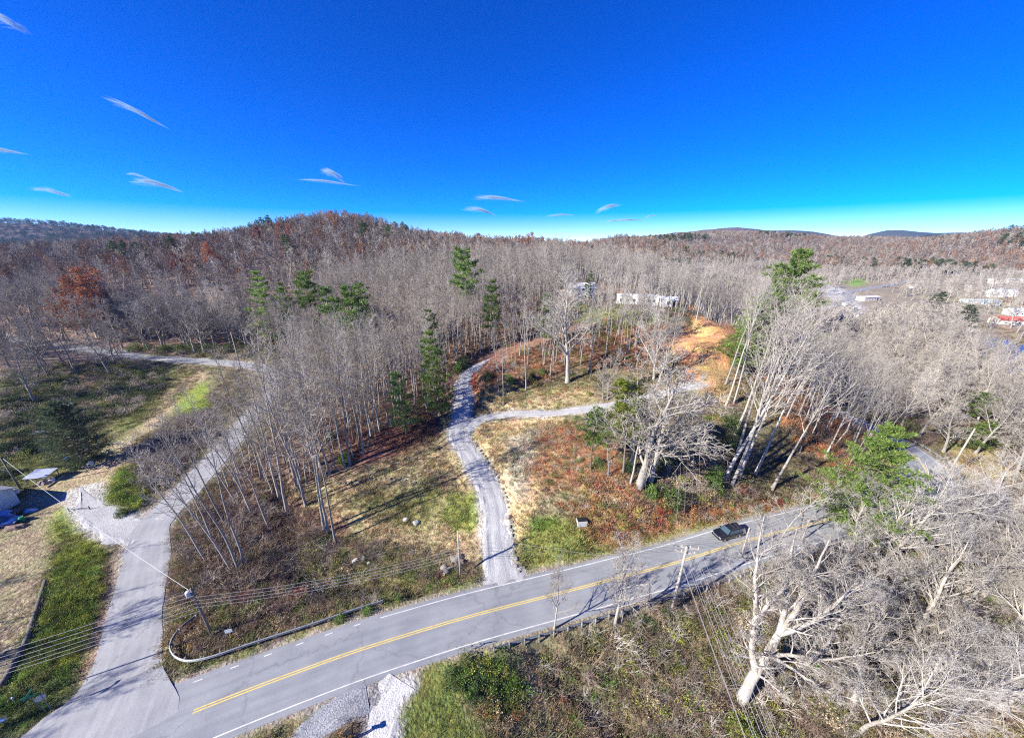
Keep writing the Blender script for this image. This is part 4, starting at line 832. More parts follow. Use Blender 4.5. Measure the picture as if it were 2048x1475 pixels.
# trees still holding their leaves
for px, dist, h, v, sx, lab in [(118,225,15,0,1.3,'broad orange-red leafed oak on the lower left hillside'),(150,235,16,0,1.4,'largest orange-red leafed oak on the lower left hillside'),(130,215,12,0,1.1,'smaller orange-red leafed oak on the lower left hillside'),(95,240,12,1,1.1,'dull red leafed oak at the left end of the hillside group'),(405,300,13,0,1.0,'single red oak on the middle of the wooded hill'),(345,290,11,1,1.0,'faded red oak on the shoulder of the wooded hill'),(562,370,13,0,1.0,'red oak high on the hill under the skyline conifers'),(585,360,12,0,.9,'smaller red oak beside the high red oak'),(720,260,9,0,.8,'low orange oak beneath the hillside conifers'),(510,380,12,1,1,'dull red oak just below the crest conifers'),(672,420,13,0,1,'orange oak near the top of the hill'),(1040,330,12,0,1.0,'orange oak on the low skyline behind the wood'),(1062,335,14,0,1.1,'brightest orange oak on the low skyline behind the wood'),(960,370,12,1,1.0,'russet oak on the skyline ridge')]:
    x, y = far_at(px, dist); plant('oak_tree', P_OAK[v], (x, y, float(gz(x, y)) - .2), h + 6, px, lab, 'tree', None, (0, 0), sx)
# shrubs
def bush(px, py, kind, h, label, sx=1.0, vi=0, group=None, name='shrub'):
    b = G(px, py); return plant(name, P_SH[kind][vi % len(P_SH[kind])], b - np.array([0, 0, .1]), h, random.uniform(0, 6.28), label, 'shrub', group, (0, 0), sx)
bush(1336,1022,'red',1.3,'scarlet leaved shrub glowing on the road bank',.9); bush(1318,1024,'red',1.1,'smaller scarlet shrub beside the glowing one',.9)
bush(1338,1010,'rho',3.6,'rounded grey-green rhododendron above the scarlet shrub',1.0); bush(1300,992,'grn',2.2,'bright green shrub below the knoll trees',1.0,1)
bush(1426,972,'grn',4.0,'bright green young tree-like shrub at the slope foot',.85); bush(1333,930,'dark',3.0,'dark evergreen shrub behind the knoll'); bush(1316,940,'dark',2.2,'smaller dark evergreen shrub behind the knoll')
bush(1460,868,'rho',4.2,'tall pale green shrub against the white trunks',.9); bush(1456,905,'rho',3.6,'green shrub halfway down beside the white trunks',.9); bush(1414,800,'dark',2.0,'dark shrub at the end of the gravel spur'); bush(1375,835,'dark',2.4,'dark shrub under the power lines')
bush(1480,985,'crm',2.0,'dull red shrub at the foot of the white trunks'); bush(1240,1078,'crm',1.4,'dull crimson shrub on the bank above the road'); bush(1270,1062,'crm',1.5,'dull crimson shrub nearer the scarlet shrub'); bush(1180,790,'ylw',1.0,'low yellowish shrub by the gravel spur',.8)
bush(1255,940,'dark',2.0,'dark shrub at the foot of the yellow-green pine'); bush(1195,930,'rho',1.8,'grey-green shrub at the foot of the small tufted pine')
for k, (px, py, h) in enumerate([(690,925,2.6),(660,880,2.2),(530,1000,1.2),(975,760,2.5),(1020,765,2.2),(925,735,3.5),(915,745,3.0),(1065,760,2.2),(1085,750,2.0)]): bush(px, py, ['grn', 'dark'][k % 2], h, 'small green evergreen shrub in the leaf litter of the wood', 1.0, k, 'understorey shrubs')
bush(600,1195,'crm',2.0,'dull red bramble shrub on the bank between the roads',1.1); bush(490,1200,'crm',1.6,'dull red shrub beside the side-road pole',1.1); bush(880,1155,'crm',1.6,'russet shrub beside the culvert',.9)
bush(680,1240,'grn',1.1,'fresh green shrub behind the end of the guardrail',1.2,1); bush(735,1225,'grn',1.0,'fresh green shrub past the end of the guardrail',1.2,1)
bush(235,1000,'ylw',1.6,'bright yellow-green bush in the hedge by the yard entrance',1.6); bush(250,975,'grn',1.6,'green bush in the hedge by the yard entrance',1.6,1); bush(245,1030,'dark',1.4,'dark bush at the point of the hedge',1.3)
bush(1480,1470,'ylw',2.2,'yellow-green bush at the foot of the sycamore',1.3); bush(1125,1405,'red',1.0,'little red shrub in the brush below the road',.7)
for k, (px, py) in enumerate([(60,905),(20,900),(40,850),(90,860),(130,880),(10,950),(300,770),(240,785),(330,760),(280,750),(200,830),(30,800)]): bush(px, py, 'dark', random.uniform(1.2, 2.2), 'dark ivy-covered mound in the field', 1.7, 0, 'dark mounds in the field')
for k, (px, py) in enumerate([(930,1330),(960,1345),(900,1350),(985,1370),(950,1380),(920,1375)]): bush(px, py, ['rho', 'dark', 'rho'][k % 3], random.uniform(.7, 1.2), 'leafy green thicket bush beside the mown lawn', 1.4, k, 'thicket by the lawn')
for k, (px, py, h) in enumerate([(390,700,3),(420,700,3.2),(455,702,3),(360,700,2.6),(300,700,2.6),(330,702,2.6),(480,690,3),(270,700,2.8),(505,700,2.6)]): bush(px, py, 'rho', h, 'grey-green rhododendron along the far side of the side road', 1.3, k, 'rhododendrons by the upper road')
for k, (px, py) in enumerate([(2010,605),(1960,600),(2035,610)]): bush(px, py, 'crm', 5.5, 'dark red ornamental tree among the valley houses', 1.2, 0, 'red trees by the houses', 'ornamental_tree')

# ------------------------------------------------------------------ woods: every tree gets a place; the largest in view become things, the rest one mass each
g4 = np.random.default_rng(44)
RD = {}
WOODS = [ # name, polygon (world), spacing, near patterns, far patterns, height range, lean, label
 ('mid', [(-57,58),(-60,72),(-64,88),(-68,104),(-80,121),(-92,124),(-92,190),(30,190),(18,150),(14,122),(-2,102),(-14,92),(-16,80),(-24,71),(-32,62),(-40,52),(-50,50)], 3.1, P_FOR_G, P_FARBG, (14, 20), (0, 0), 'slender grey bare tree in the wood between the side road and the gravel drive'),
 ('top', [(-2,104),(14,122),(18,150),(30,190),(80,190),(78,135),(72,112),(60,104),(44,98),(30,90),(10,84),(-6,90)], 3.5, P_FOR_P, P_FARBP, (12, 17), (.03, 0), 'pale bare tree on the hilltop round the white homes'),
 ('east', [(58,60),(64,57),(78,62),(84,70),(86,88),(83,106),(84,130),(92,160),(78,165),(72,130),(66,108),(60,98),(62,84),(56,72)], 3.5, P_TALL, P_FARBP, (13, 19), (.16, 0), 'white-barked bare tree leaning down the steep east slope'),
 ('river', [(99,58),(104,95),(108,140),(150,205),(210,235),(300,240),(330,150),(230,60),(150,25),(110,30)], 7.0, P_BRD_P, P_FARBP, (12, 17), (.1, 0), 'pale spreading bare tree on the flat between the road and the river'),
 ('hollow', [(30,20),(60,40),(85,46),(110,40),(110,5),(40,5)], 8.5, P_BRD_P, P_FARBP, (9, 13), (.12, 0), 'pale bare tree crowded in the hollow below the road'),
 ('leftedge', [(-82,124),(-100,128),(-140,131),(-190,138),(-240,150),(-230,170),(-90,150)], 5.5, P_BRD_G, P_FARBG, (14, 19), (-.03, 0), 'dark-limbed bare tree lining the far side of the field'),
 ('field', [(-200,104),(-138,104),(-128,116),(-140,121),(-220,128)], 7.5, P_BRD_G, P_FARBG, (12, 17), (0, 0), 'dark bare tree at the shaded left end of the field'),
 ('lefthill', [(-90,150),(-230,170),(-330,160),(-520,260),(-560,420),(-360,500),(-150,520),(-60,470),(-40,300),(-60,200),(-92,188)], 5.6, P_FOR_G, P_FARB + P_FARBG + P_FARBR, (9, 19), (0, 0), 'grey bare tree on the wooded hillside beyond the field'),
 ('ridge', [(-92,190),(-40,300),(-60,470),(60,520),(230,700),(330,660),(260,520),(150,400),(110,260),(90,190),(30,190)], 5.8, P_FOR_G, P_FARBG + P_FARB + P_FARBR, (9, 18), (0, 0), 'grey bare tree on the ridge behind the homes'),
 ('plain', [(330,160),(360,330),(440,440),(640,530),(800,520),(900,420),(1000,300),(620,120),(380,90)], 10, P_BRD_P, P_FARBP, (9, 14), (.05, 0), 'pale bare tree among the valley houses'),
 ('valley', [(84,165),(110,260),(160,400),(280,560),(470,700),(700,620),(620,500),(430,470),(330,360),(220,290),(150,230),(108,180)], 8.5, P_BRD_P, P_FARBP, (10, 15), (.05, 0), 'pale bare tree on the valley floor near the town road'),
]
cand = []
HOUSES = [(27,139,8),(46,126,9),(51,93,12)]
for wi, (nm, poly, sp, near, far, hr, ln, lab) in enumerate(WOODS):
    X, Y = poisson(poly, sp, g4); k = road_clear(X, Y, 1.8 if sp < 6 else 3)
    for cx, cy, r in HOUSES: k &= np.hypot(X - cx, Y - cy) > r
    k &= sdist(X, Y, RIVER) < -2
    if nm in ('river', 'valley', 'plain'): k &= g4.random(len(X)) < .8
    X, Y = X[k], Y[k]; Z = gz(X, Y); h = g4.uniform(*hr, len(X)); s, dpt = seen(X, Y, Z + h * .5, 60)
    for i in range(len(X)): cand.append((h[i] / dpt[i] if s[i] else 0, wi, X[i], Y[i], Z[i], h[i], dpt[i]))
cand.sort(key=lambda c: -c[0])
NIND = 300 - HAND - 0
rest = [c for c in cand[NIND:]]
for c in cand[:NIND]:
    _, wi, x, y, z, h, d = c; nm, poly, sp, near, far, hr, ln, lab = WOODS[wi]
    plant('bare_tree', near[int(g4.integers(len(near)))], (x, y, z - .1), h, g4.uniform(0, 6.28), lab, 'tree', 'trees: ' + nm, (ln[0] + g4.normal() * .04, ln[1] + g4.normal() * .04) if True else ln, g4.uniform(.9, 1.2))
midp = {id(P_FOR_G): None}
for wi, (nm, poly, sp, near, far, hr, ln, lab) in enumerate(WOODS):
    r = [c for c in rest if c[1] == wi]
    if not r: continue
    a = np.array([[c[2], c[3], c[4] - .2, c[5], c[6]] for c in r]); isnear = a[:, 4] < 190
    key = id(near)
    if midp.get(key) is None: midp[key] = [proto(p) for p in near]
    pr = midp[key] + far; n1 = len(midp[key]); n = len(a)
    vid = np.where(isnear, g4.integers(0, n1, n), n1 + g4.integers(0, len(far), n))
    Hs = np.array([p[0] for p in near] + [f[0] for f in FARB] * 3); s = a[:, 3] / Hs[vid]; w = s * g4.uniform(.9, 1.25, n) * np.where(isnear, 1, 1.15)
    scatter('bare_woodland', pr, a[:, :3], g4.uniform(0, 6.28, n), np.stack([w, w, s], -1), vid, {'mid': 'depths of the grey bare wood above the drive', 'top': 'pale bare trees massed behind the white homes', 'east': 'white bare trunks massed on the steep east slope', 'river': 'far bare trees on the river flat', 'hollow': 'bare saplings filling the hollow', 'leftedge': 'bare trees behind the field edge', 'field': 'bare trees beyond the left end of the field', 'lefthill': 'mass of purplish bare forest on the left hill', 'ridge': 'mass of grey bare forest on the middle ridge', 'valley': 'bare trees massed on the valley floor', 'plain': 'bare trees scattered between the valley houses'}[nm], None, np.stack([-ln[1] + g4.normal(size=n) * .04, ln[0] + g4.normal(size=n) * .04], -1))
# far forested hills
def farwood(name, poly, sp, protos, Hs, hr, label, dens=1.0, nz=None, wide=1.2):
    X, Y = poisson(poly, sp, g4); k = g4.random(len(X)) < dens
    if nz: k &= fbm(X, Y, nz[0], 3) > nz[1]
    X, Y = X[k], Y[k]; n = len(X); vid = g4.integers(0, len(protos), n); h = g4.uniform(*hr, n); s = h / np.array(Hs)[vid]
    scatter(name, protos, np.stack([X, Y, gz(X, Y) - .3], -1), g4.uniform(0, 6.28, n), np.stack([s * wide, s * wide, s], -1), vid, label)
FH = [f[0] for f in FARB]; DH = [18., 17.]
EASTHILL = [(420,640),(620,560),(800,520),(880,430),(1000,330),(1500,350),(1800,900),(1500,1500),(400,1700),(250,1000),(300,760)]
farwood('distant_forest', EASTHILL, 9.5, P_FARB + P_FARBG + P_FARBR, FH * 3, (14, 20), 'purplish bare forest covering the hills across the valley', 1, None, 1.7)
farwood('distant_pine_stand', EASTHILL, 11, P_FARD, DH, (15, 22), 'dark pine stands patched over the hills across the valley', 1, (170, .22), 1.6)
farwood('distant_pine_stand', [(760,420),(880,330),(1000,280),(1100,330),(980,470),(850,520)], 12, P_FARD, DH, (15, 20), 'dark pine row above the valley houses', .75, None, 1.6)
farwood('distant_forest', [(-520,500),(-900,450),(-3200,1300),(-2600,2300),(-800,2300),(-300,1200),(-380,700)], 24, P_FARB, FH, (16, 24), 'blue-grey forest on the far left ridge', 1, None, 3.0)
farwood('distant_pine_stand', [(-1100,1300),(-3000,1300),(-2600,2100),(-1200,2000)], 30, P_FARD, DH, (18, 26), 'dark pines along the far left ridge', .7, None, 2.2)
farwood('ridge_pine_mass', [(60,430),(120,330),(220,420),(330,600),(260,640),(120,520)], 11, P_FARD, DH, (12, 17), 'scattered dark pines through the middle ridge forest', .45, (60, .02), 1.3)
# ------------------------------------------------------------------ car
M_BLK = mat('black_car_paint', (.010,.011,.014), .22, spec=.5, coat=.6); M_GLS = mat('reflection_tinted_glass', (.05,.085,.12), .06, spec=.8); M_TYR = mat('tyre_rubber', (.015,.015,.015), .85, .2, 8); M_CHR = mat('chrome', (.55,.56,.58), .22, .1, 3, metal=.9); M_LMP = mat('headlamp_glass', (.75,.77,.8), .15, spec=.6); M_RLP = mat('tail_lamp', (.28,.01,.01), .25); M_DPL = mat('dark_plastic', (.02,.02,.022), .6, .2, 6)  # car window colour has a bluish reflection painted in
def loft(secs):
    """secs (n,m,3) closed sections -> capped shell"""
    S = np.asarray(secs, float); n, m, _ = S.shape; i = np.arange(m); j = (i + 1) % m
    q = np.concatenate([np.stack([k * m + i, k * m + j, (k + 1) * m + j, (k + 1) * m + i], -1) for k in range(n - 1)])
    t = [[0, a + 1, a] for a in range(1, m - 1)] + [[(n - 1) * m, (n - 1) * m + a, (n - 1) * m + a + 1] for a in range(1, m - 1)]
    return MB().add(S.reshape(-1, 3), q, t)
def rsec(x, w, z0, z1, r=.12):
    a = np.linspace(0, math.pi / 2, 4); o = []
    for cx, cz, b in ((w - r, z1 - r, 0), (-w + r, z1 - r, 1), (-w + r, z0 + r, 2), (w - r, z0 + r, 3)):
        for t in a: o.append((x, cx + r * math.cos(t + b * math.pi / 2), cz + r * math.sin(t + b * math.pi / 2)))
    return o
ci = int(np.argmin(np.hypot(MAIN[:, 0] - 35.7, MAIN[:, 1] - 42.9))); ct = MAIN[ci + 1] - MAIN[ci - 1]; ct /= np.linalg.norm(ct); cn = np.array([-ct[1], ct[0]])
cpos = MAIN[ci] + cn * 1.75
def make_car(loc, rz, paint, label):
    car = empty('car', loc, rz); tag(car, label, 'car')
    loft([rsec(x, w, z0, z1, r) for x, w, z0, z1, r in [(-2.4,.80,.45,.95,.14),(-2.32,.90,.34,1.02,.14),(-1.9,.95,.30,1.08,.14),(-.5,.96,.28,1.07,.12),(.9,.95,.28,1.04,.12),(1.6,.94,.30,1.0,.12),(2.2,.90,.32,.93,.14),(2.42,.80,.42,.80,.14)]]).build('body', paint, car, smooth=True)
    loft([[(x0, y0, 1.0), (x0, -y0, 1.0), (x1, -y1, 1.66), (x1, y1, 1.66)] for x0, y0, x1, y1 in [(-2.25,.84,-1.95,.66),(-1.6,.86,-1.5,.68),(-.2,.87,-.2,.69),(.95,.86,.25,.68)]]).build('cabin', paint, car)
    loft([rsec(x, w, z0, z1, .05) for x, w, z0, z1 in [(-2.02,.62,1.63,1.69),(-1.7,.68,1.63,1.72),(-.4,.69,1.63,1.73),(.2,.66,1.63,1.70),(.34,.6,1.61,1.66)]]).build('roof', paint, car, smooth=True)
    def pane(name, p, th=.015):
        p = np.array(p, float); n = nrm(np.cross(p[1] - p[0], p[2] - p[0])[None])[0]; c = p.mean(0); n = n * (1 if n @ (c - np.array([0, 0, 1.2])) > 0 else -1)
        a = p + n * .006; b = p + n * (.006 + th); V = np.vstack([a, b]); MB().add(V, [[0,1,2,3],[4,5,6,7],[0,1,5,4],[1,2,6,5],[2,3,7,6],[3,0,4,7]]).build(name, M_GLS, car)
    pane('windscreen', [(.90,.76,1.04),(.90,-.76,1.04),(.30,-.60,1.62),(.30,.60,1.62)])
    pane('rear_window', [(-2.21,.70,1.10),(-2.21,-.70,1.10),(-1.99,-.58,1.58),(-1.99,.58,1.58)])
    for s in (1, -1):
        for xa, xb, xc, xd in ((.74,-.30,-.30,.22),(-.38,-1.25,-1.25,-.38),(-1.33,-2.02,-1.86,-1.33)):
            pane('side_window', [(xa, s * .862, 1.08), (xb, s * .862, 1.08), (xc, s * .706, 1.60), (xd, s * .706, 1.60)])
        MB().box((2.30, s * .70, .76), (.22, .30, .16)).build('headlight', M_LMP, car); MB().box((-2.38, s * .74, .92), (.10, .14, .34)).build('tail_light', M_RLP, car)
        MB().box((.62, s * 1.02, 1.10), (.16, .22, .15)).box((.62, s * .93, 1.07), (.08, .12, .05)).build('mirror', paint, car)
        MB().tube([(.1, s * .60, 1.74), (-.0, s * .60, 1.79), (-1.6, s * .60, 1.79), (-1.75, s * .60, 1.72)], .022, 5).build('roof_rail', M_CHR, car)
        for x in (1.48, -1.45):
            V, q = tubes(np.array([[(x, s * .74, .36), (x, s * .97, .36)]]), np.array([[.36, .36]]), 18); w = MB().tube([(x, s * .74, .36), (x, s * .97, .36)], .365, 18).build('wheel', M_TYR, car)
            rm = MB().tube([(x, s * .955, .36), (x, s * .985, .36)], .23, 12)
            for k in range(5): a = k * 1.2566; rm.box((x + .13 * math.cos(a), s * .99, .36 + .13 * math.sin(a)), (.05, .02, .05))
            rm.build('rim', M_CHR, w)
    for xx in (-.55, -1.35): MB().box((xx, 0, 1.80), (.05, 1.22, .03)).build('roof_bar', M_CHR, car)
    MB().box((2.38, 0, .74), (.14, 1.05, .16)).build('grille', M_CHR, car); MB().box((2.40, 0, .48), (.16, 1.5, .18)).build('front_bumper', M_DPL, car); MB().box((-2.40, 0, .52), (.14, 1.55, .2)).build('rear_bumper', M_DPL, car)
make_car((cpos[0], cpos[1], float(MZ[ci]) + .03), math.atan2(-ct[1], -ct[0]), M_BLK, 'black four-door sport utility car driving on the main road')

# ------------------------------------------------------------------ guardrails
M_GALV = mat('galvanised_steel', (.22,.23,.24), .6, .3, 2.0, metal=.3); M_POST = mat('weathered_post', (.26,.25,.23), .8, .3, 3.0)
def offset_path(p, o): return p + normals2(p) * o
def guardrail(path, label, face, name='guardrail', zoff=0.0, post_every=1.9, panel=3.8):
    """path of the rail in plan; face = +1 when the road lies to the left of the path"""
    z = gz(path[:, 0], path[:, 1]); z = np.convolve(np.pad(z, 4, mode='edge'), np.ones(9) / 9, 'valid'); e = empty(name, (path[0, 0], path[0, 1], z[0])); tag(e, label, 'guardrail')
    N = normals2(path) * face; L = np.concatenate([[0], np.cumsum(np.linalg.norm(np.diff(path, axis=0), axis=1))]); o = np.array([path[0, 0], path[0, 1], z[0]])
    prof = np.array([(.0,.42),(.09,.47),(.09,.53),(.02,.58),(.09,.64),(.09,.70),(.0,.75),(-.02,.75),(.06,.695),(.06,.645),(-.01,.58),(.06,.525),(.06,.475),(-.02,.42)])
    at = lambda s: (np.array([np.interp(s, L, path[:, 0]), np.interp(s, L, path[:, 1]), np.interp(s, L, z)]), np.array([np.interp(s, L, N[:, 0]), np.interp(s, L, N[:, 1]), 0]))
    k = 0.0
    while k < L[-1] - .3:
        b = min(k + panel + .12, L[-1]); ss = np.linspace(k, b, max(3, int((b - k) / .5))); S = []
        for s in ss: c, nn = at(s); S.append([c + nn * (u + .004 * (int(k / panel) % 2)) + np.array([0, 0, v]) - o for u, v in prof])
        loft(S).build('rail', M_GALV, e); k += panel
    k = .25
    while k < L[-1]:
        c, nn = at(k); R = np.array([[nn[1], nn[0], 0], [-nn[0], nn[1], 0], [0, 0, 1]]); c = c - o
        MB().box(c - nn * .17 + np.array([0, 0, .22]), (.11, .16, 1.16), R=R).box(c - nn * .055 + np.array([0, 0, .6]), (.10, .11, .36), R=R).build('post', M_POST, e); k += post_every
    return e
guardrail(smooth_path([(-40.6,31.8),(-41.3,30.0),(-40.8,28.2),(-39.2,26.9),(-37,26.2),(-34.6,26.5),(-30.5,28.1),(-25,30.2),(-19.5,32.5),(-17.2,33.4)], .6), 'curved galvanised guardrail wrapping the corner of the two roads', -1)
i0 = int(np.argmin(np.abs(MAIN[:, 0] + 4.2))); i1 = int(np.argmin(np.hypot(MAIN[:, 0] - 93, MAIN[:, 1] - 76)))
guardrail(offset_path(MAIN[i0:i1], -4.75), 'long galvanised guardrail along the valley side of the main road', 1)

# ------------------------------------------------------------------ utility poles and wires
M_WOOD = mat('weathered_pole_wood', (.40,.355,.30), .9, .3, 2.5, .4, 9); M_WOODD = mat('dark_pole_wood', (.20,.175,.145), .9, .3, 2.5, .4, 9); M_INS = mat('grey_insulator', (.45,.46,.48), .4); M_WIRE = mat('bare_wire', (.34,.34,.35), .5, metal=.3); M_WIRED = mat('black_cable', (.05,.05,.055), .6)
ATT = {}
def pole(key, px, py, top, label, arms=(), h=None, r=.15, m=None, can=None, lean=(0, 0), adir=(1, 0)):
    b = G(px, py); hh = h or height_to(b, top); m = m or M_WOOD; e = empty('utility_pole', b); tag(e, label, 'pole'); lx, ly = lean
    P = lambda z, dx=0, dy=0: np.array([lx * z + dx, ly * z + dy, z])
    MB().tube([P(-.6), P(hh * .5), P(hh)], [r * 1.15, r, r * .72], 10).build('shaft', m, e, smooth=True)
    ad = np.array([*adir, 0.]) / math.hypot(*adir); rz = math.atan2(ad[1], ad[0]); ATT[key] = [b + P(hh)]
    for (z, ln, n) in arms:
        z = hh - z; pr = np.array([-ad[1], ad[0], 0]) * r * 1.1
        a = MB().box(P(z) + pr, (ln, .11, .14), rz); a.build('crossarm', m, e)
        MB().tube([P(z - .65) + pr, P(z) + pr + ad * ln * .3], .02, 4).build('brace', m, e); MB().tube([P(z - .65) + pr, P(z) + pr - ad * ln * .3], .02, 4).build('brace', m, e)
        for k in range(n):
            u = (k / (n - 1) - .5) * (ln - .2); q = P(z + .05) + pr + ad * u
            MB().tube([q, q + np.array([0, 0, .12]), q + np.array([0, 0, .3]), q + np.array([0, 0, .34])], [.035, .07, .055, .03], 8).build('insulator', M_INS, e); ATT[key].append(b + q + np.array([0, 0, .34]))
    if can:
        z, s = can; q = P(hh - z) + np.array([s * .42, -.1, 0]); MB().tube([q, q + np.array([0, 0, .04]), q + np.array([0, 0, .78]), q + np.array([0, 0, .86])], [.22, .27, .27, .2], 12).build('transformer', M_INS, e, smooth=True); MB().box(P(hh - z + .4) + np.array([s * .16, -.05, 0]), (.2, .08, .3)).build('bracket', M_WOODD, e)
    return e, b, hh
pA, bA, hA = pole('A', 1343, 1222, 1092, 'tall pale utility pole with double crossarms and insulators below the road', ((.35, 3.0, 4), (1.15, 2.4, 4)), r=.17, lean=(.012, 0), adir=(1, -.22))
pB, bB, hB = pole('B', 921, 1150, 1060, 'plain slender utility pole beside the foot of the gravel drive', (), r=.12)
pC, bC, hC = pole('C', 426, 1272, 1176, 'dark leaning utility pole with white transformer at the road corner', (), r=.14, m=M_WOODD, can=(1.2, -1), lean=(-.03, 0))
pD, bD, hD = pole('D', 1482, 1113, 1054, 'short pale utility pole behind the guardrail near the car', (), r=.12)
pE, bE, hE = pole('E', 42, 978, 914, 'grey leaning pole with a lamp arm at the yard edge', (), r=.14, m=M_WOODD, lean=(-.06, 0))
pF, bF, hF = pole('F', 482, 738, 664, 'lone utility pole where the upper side road bends', (), r=.15)
pH, bH, hH = pole('H', 1900, 940, 856, 'leaning white utility pole outside the road bend', (), r=.16, lean=(.08, 0))
MB().tube([(-.35, 0, hE * .55), (-.9, -.1, hE * .62), (-1.5, -.2, hE * .64)], .04, 6).build('lamp_arm', M_GALV, pE); MB().box((-1.7, -.22, hE * .64), (.5, .2, .14)).build('lamp_head', M_GALV, pE)
def wire(p, q, sag, label, m=None, r=.018, group=None):
    p = np.asarray(p, float); q = np.asarray(q, float); t = np.linspace(0, 1, 25)[:, None]; P = p + (q - p) * t; P[:, 2] -= (4 * sag * t * (1 - t))[:, 0]
    o = MB().tube(P - p, r, 4, False).build('overhead_wire', m or M_WIRE, None, p); return tag(o, label, 'wire', group)
up = np.array([0, 0, 1.])
# bundle of cables from the lower left, past the corner pole, to the drive pole and on to the short pole
far_l = np.array([-95, 4, 0.]); far_l[2] = float(gz(-95, 4))
for k, (z, sg) in enumerate([(8.6, 1.0), (7.8, 1.0), (6.9, .9), (6.3, .9), (5.9, .9), (5.5, .8)]):
    wire(far_l + up * z + np.array([0, k * .1, 0]), bC + up * (hC - .3 - k * .62) + np.array([0, -.15, 0]), sg, 'cable strung across the side road mouth', M_WIRE, .02, 'cables over the junction')
for k, f in enumerate((.62, .56, .5, .44)):
    wire(bC + up * (hC - 1.2 - k * .55) + np.array([0, -.15, 0]), bB + up * hB * f + np.array([0, -.13, 0]), .9, 'cable slung low along the bank between the roads', M_WIRE, .022, 'cables along the bank')
    wire(bB + up * hB * f + np.array([0, -.13, 0]), bD + up * hD * (f + .2) + np.array([0, -.13, 0]), .7, 'cable crossing the drive mouth and the main road', M_WIRED, .018, 'cables over the drive')
wire(bC + up * (hC - .9), bE + up * (hE - .3), 1.0, 'pale service wire sloping from the corner pole to the yard pole', M_INS, .024)
wire(bB + up * (hB - .15), bA + up * (hA - 2.6), .8, 'single thin wire from the drive pole towards the double crossarms', M_WIRE, .014)
north = [G(1392, 700) + up * 11, G(1375, 705) + up * 10]
for k, a in enumerate(ATT['A'][1:]):
    kk = k % 4
    wire(a, np.array([-6 + bA[0] + kk * .8 + (k // 4) * .4, -30, 4.0 - (k // 4)]), 1.2, 'conductor running from the crossarms down over the hollow', M_WIRE, .016, 'conductors over the hollow')
    if k < 4: wire(a, G(1385, 700) + up * 12 + np.array([(kk - 1.5) * .7, 0, 0]), 2.0, 'conductor climbing from the crossarms over the knoll slope', M_WIRE, .014, 'conductors over the slope')
wire(bH + up * (hH - .3), np.array([120, 130, 6.]), 1.5, 'thin wire leaving the leaning white pole', M_WIRED, .016)
for k, z in enumerate((1.0, 1.6)): wire(bD + up * (hD - z), bH + up * (hH - z), 1.2, 'cable running along the valley side of the road', M_WIRED, .018, 'cables beside the guardrail')

# ------------------------------------------------------------------ signs, mailbox, markers
M_SGB = mat('bare_aluminium', (.40,.42,.45), .45, .15, 4, metal=.4); M_GRN = mat('green_sign', (.02,.22,.12), .4); M_CRM2 = mat('cream_panel', (.72,.66,.48), .6, .12, 3); M_YLW = mat('yellow_marker', (.70,.48,.04), .5); M_WPL = mat('white_plastic', (.72,.73,.74), .45, .08, 2); M_RDS = mat('red_sign', (.45,.02,.02), .4)
def place(name, px, py, label, cat, rz=0.0, group=None): e = empty(name, G(px, py), rz); return tag(e, label, cat, group)
def disc(c, r, n, th, ax, turn=0.0):
    ax = nrm(np.array([ax], float))[0]; u = nrm(np.cross(ax, [0, 0, 1.])[None])[0]; v = np.cross(u, ax); a = np.arange(n) * 2 * math.pi / n + turn
    R = np.array([np.array(c) + r * (np.cos(t) * u + np.sin(t) * v) for t in a]); return loft([R - ax * th / 2, R + ax * th / 2])
e = place('stop_sign', 104, 1420, 'octagonal stop sign seen from its bare metal back at the side road mouth', 'sign', 0)
MB().tube([(0, 0, -.4), (0, 0, 2.6)], .035, 6).build('post', M_GALV, e); disc((-.1, -.06, 2.25), .38, 8, .02, (.75, -.65, 0), math.pi / 8).build('panel', M_SGB, e); disc((-.085, -.073, 2.25), .37, 8, .006, (.75, -.65, 0), math.pi / 8).build('back_face', M_SGB, e)
e = place('street_sign', 96, 1424, 'crossed green street name blades on a thin post beside the stop sign', 'sign', 0)
MB().tube([(0, 0, -.4), (-.5, -.1, 2.7)], .03, 6).build('post', M_GALV, e); MB().box((-.52, -.1, 2.82), (1.15, .03, .24), .5).build('name_blade', M_GRN, e); MB().box((-.52, -.1, 3.08), (1.15, .03, .24), 2.0).build('name_blade', M_GRN, e)
e = place('mailbox', 14, 1452, 'pale blue-white mailbox on a short post near the junction', 'mailbox', .4); MB().tube([(0, 0, -.3), (0, 0, 1.0)], .05, 6).build('post', M_WOODD, e)
a = np.linspace(0, math.pi, 9); loft([[(x, .13 * math.cos(t), 1.12 + .13 * math.sin(t)) for t in a] + [(x, -.13, 1.0), (x, .13, 1.0)] for x in (-.26, .26)]).build('box', M_WPL, e); MB().box((.27, 0, 1.12), (.02, .22, .2)).build('door', M_WPL, e)
e = place('marker_post', 29, 1402, 'short white marker post in the dark grass', 'marker'); MB().tube([(0, 0, -.2), (0, 0, .7)], [.06, .05], 8).build('post', M_WPL, e); MB().box((0, 0, .6), (.14, .14, .05)).build('cap', M_WPL, e)
e = place('road_sign', 464, 1278, 'small white sign with its back turned on a yellow post behind the guardrail', 'sign', .3); MB().tube([(0, 0, -.3), (0, 0, 1.5)], .03, 6).build('post', M_YLW, e); MB().box((0, -.04, 1.55), (.75, .02, .5)).build('panel', M_WPL, e)
e = place('marker_post', 383, 1305, 'slim yellow marker post inside the guardrail curve', 'marker'); MB().tube([(0, 0, -.2), (0, 0, 1.4)], .035, 6).build('post', M_YLW, e); MB().box((0, 0, 1.32), (.09, .09, .05)).build('cap', M_YLW, e)
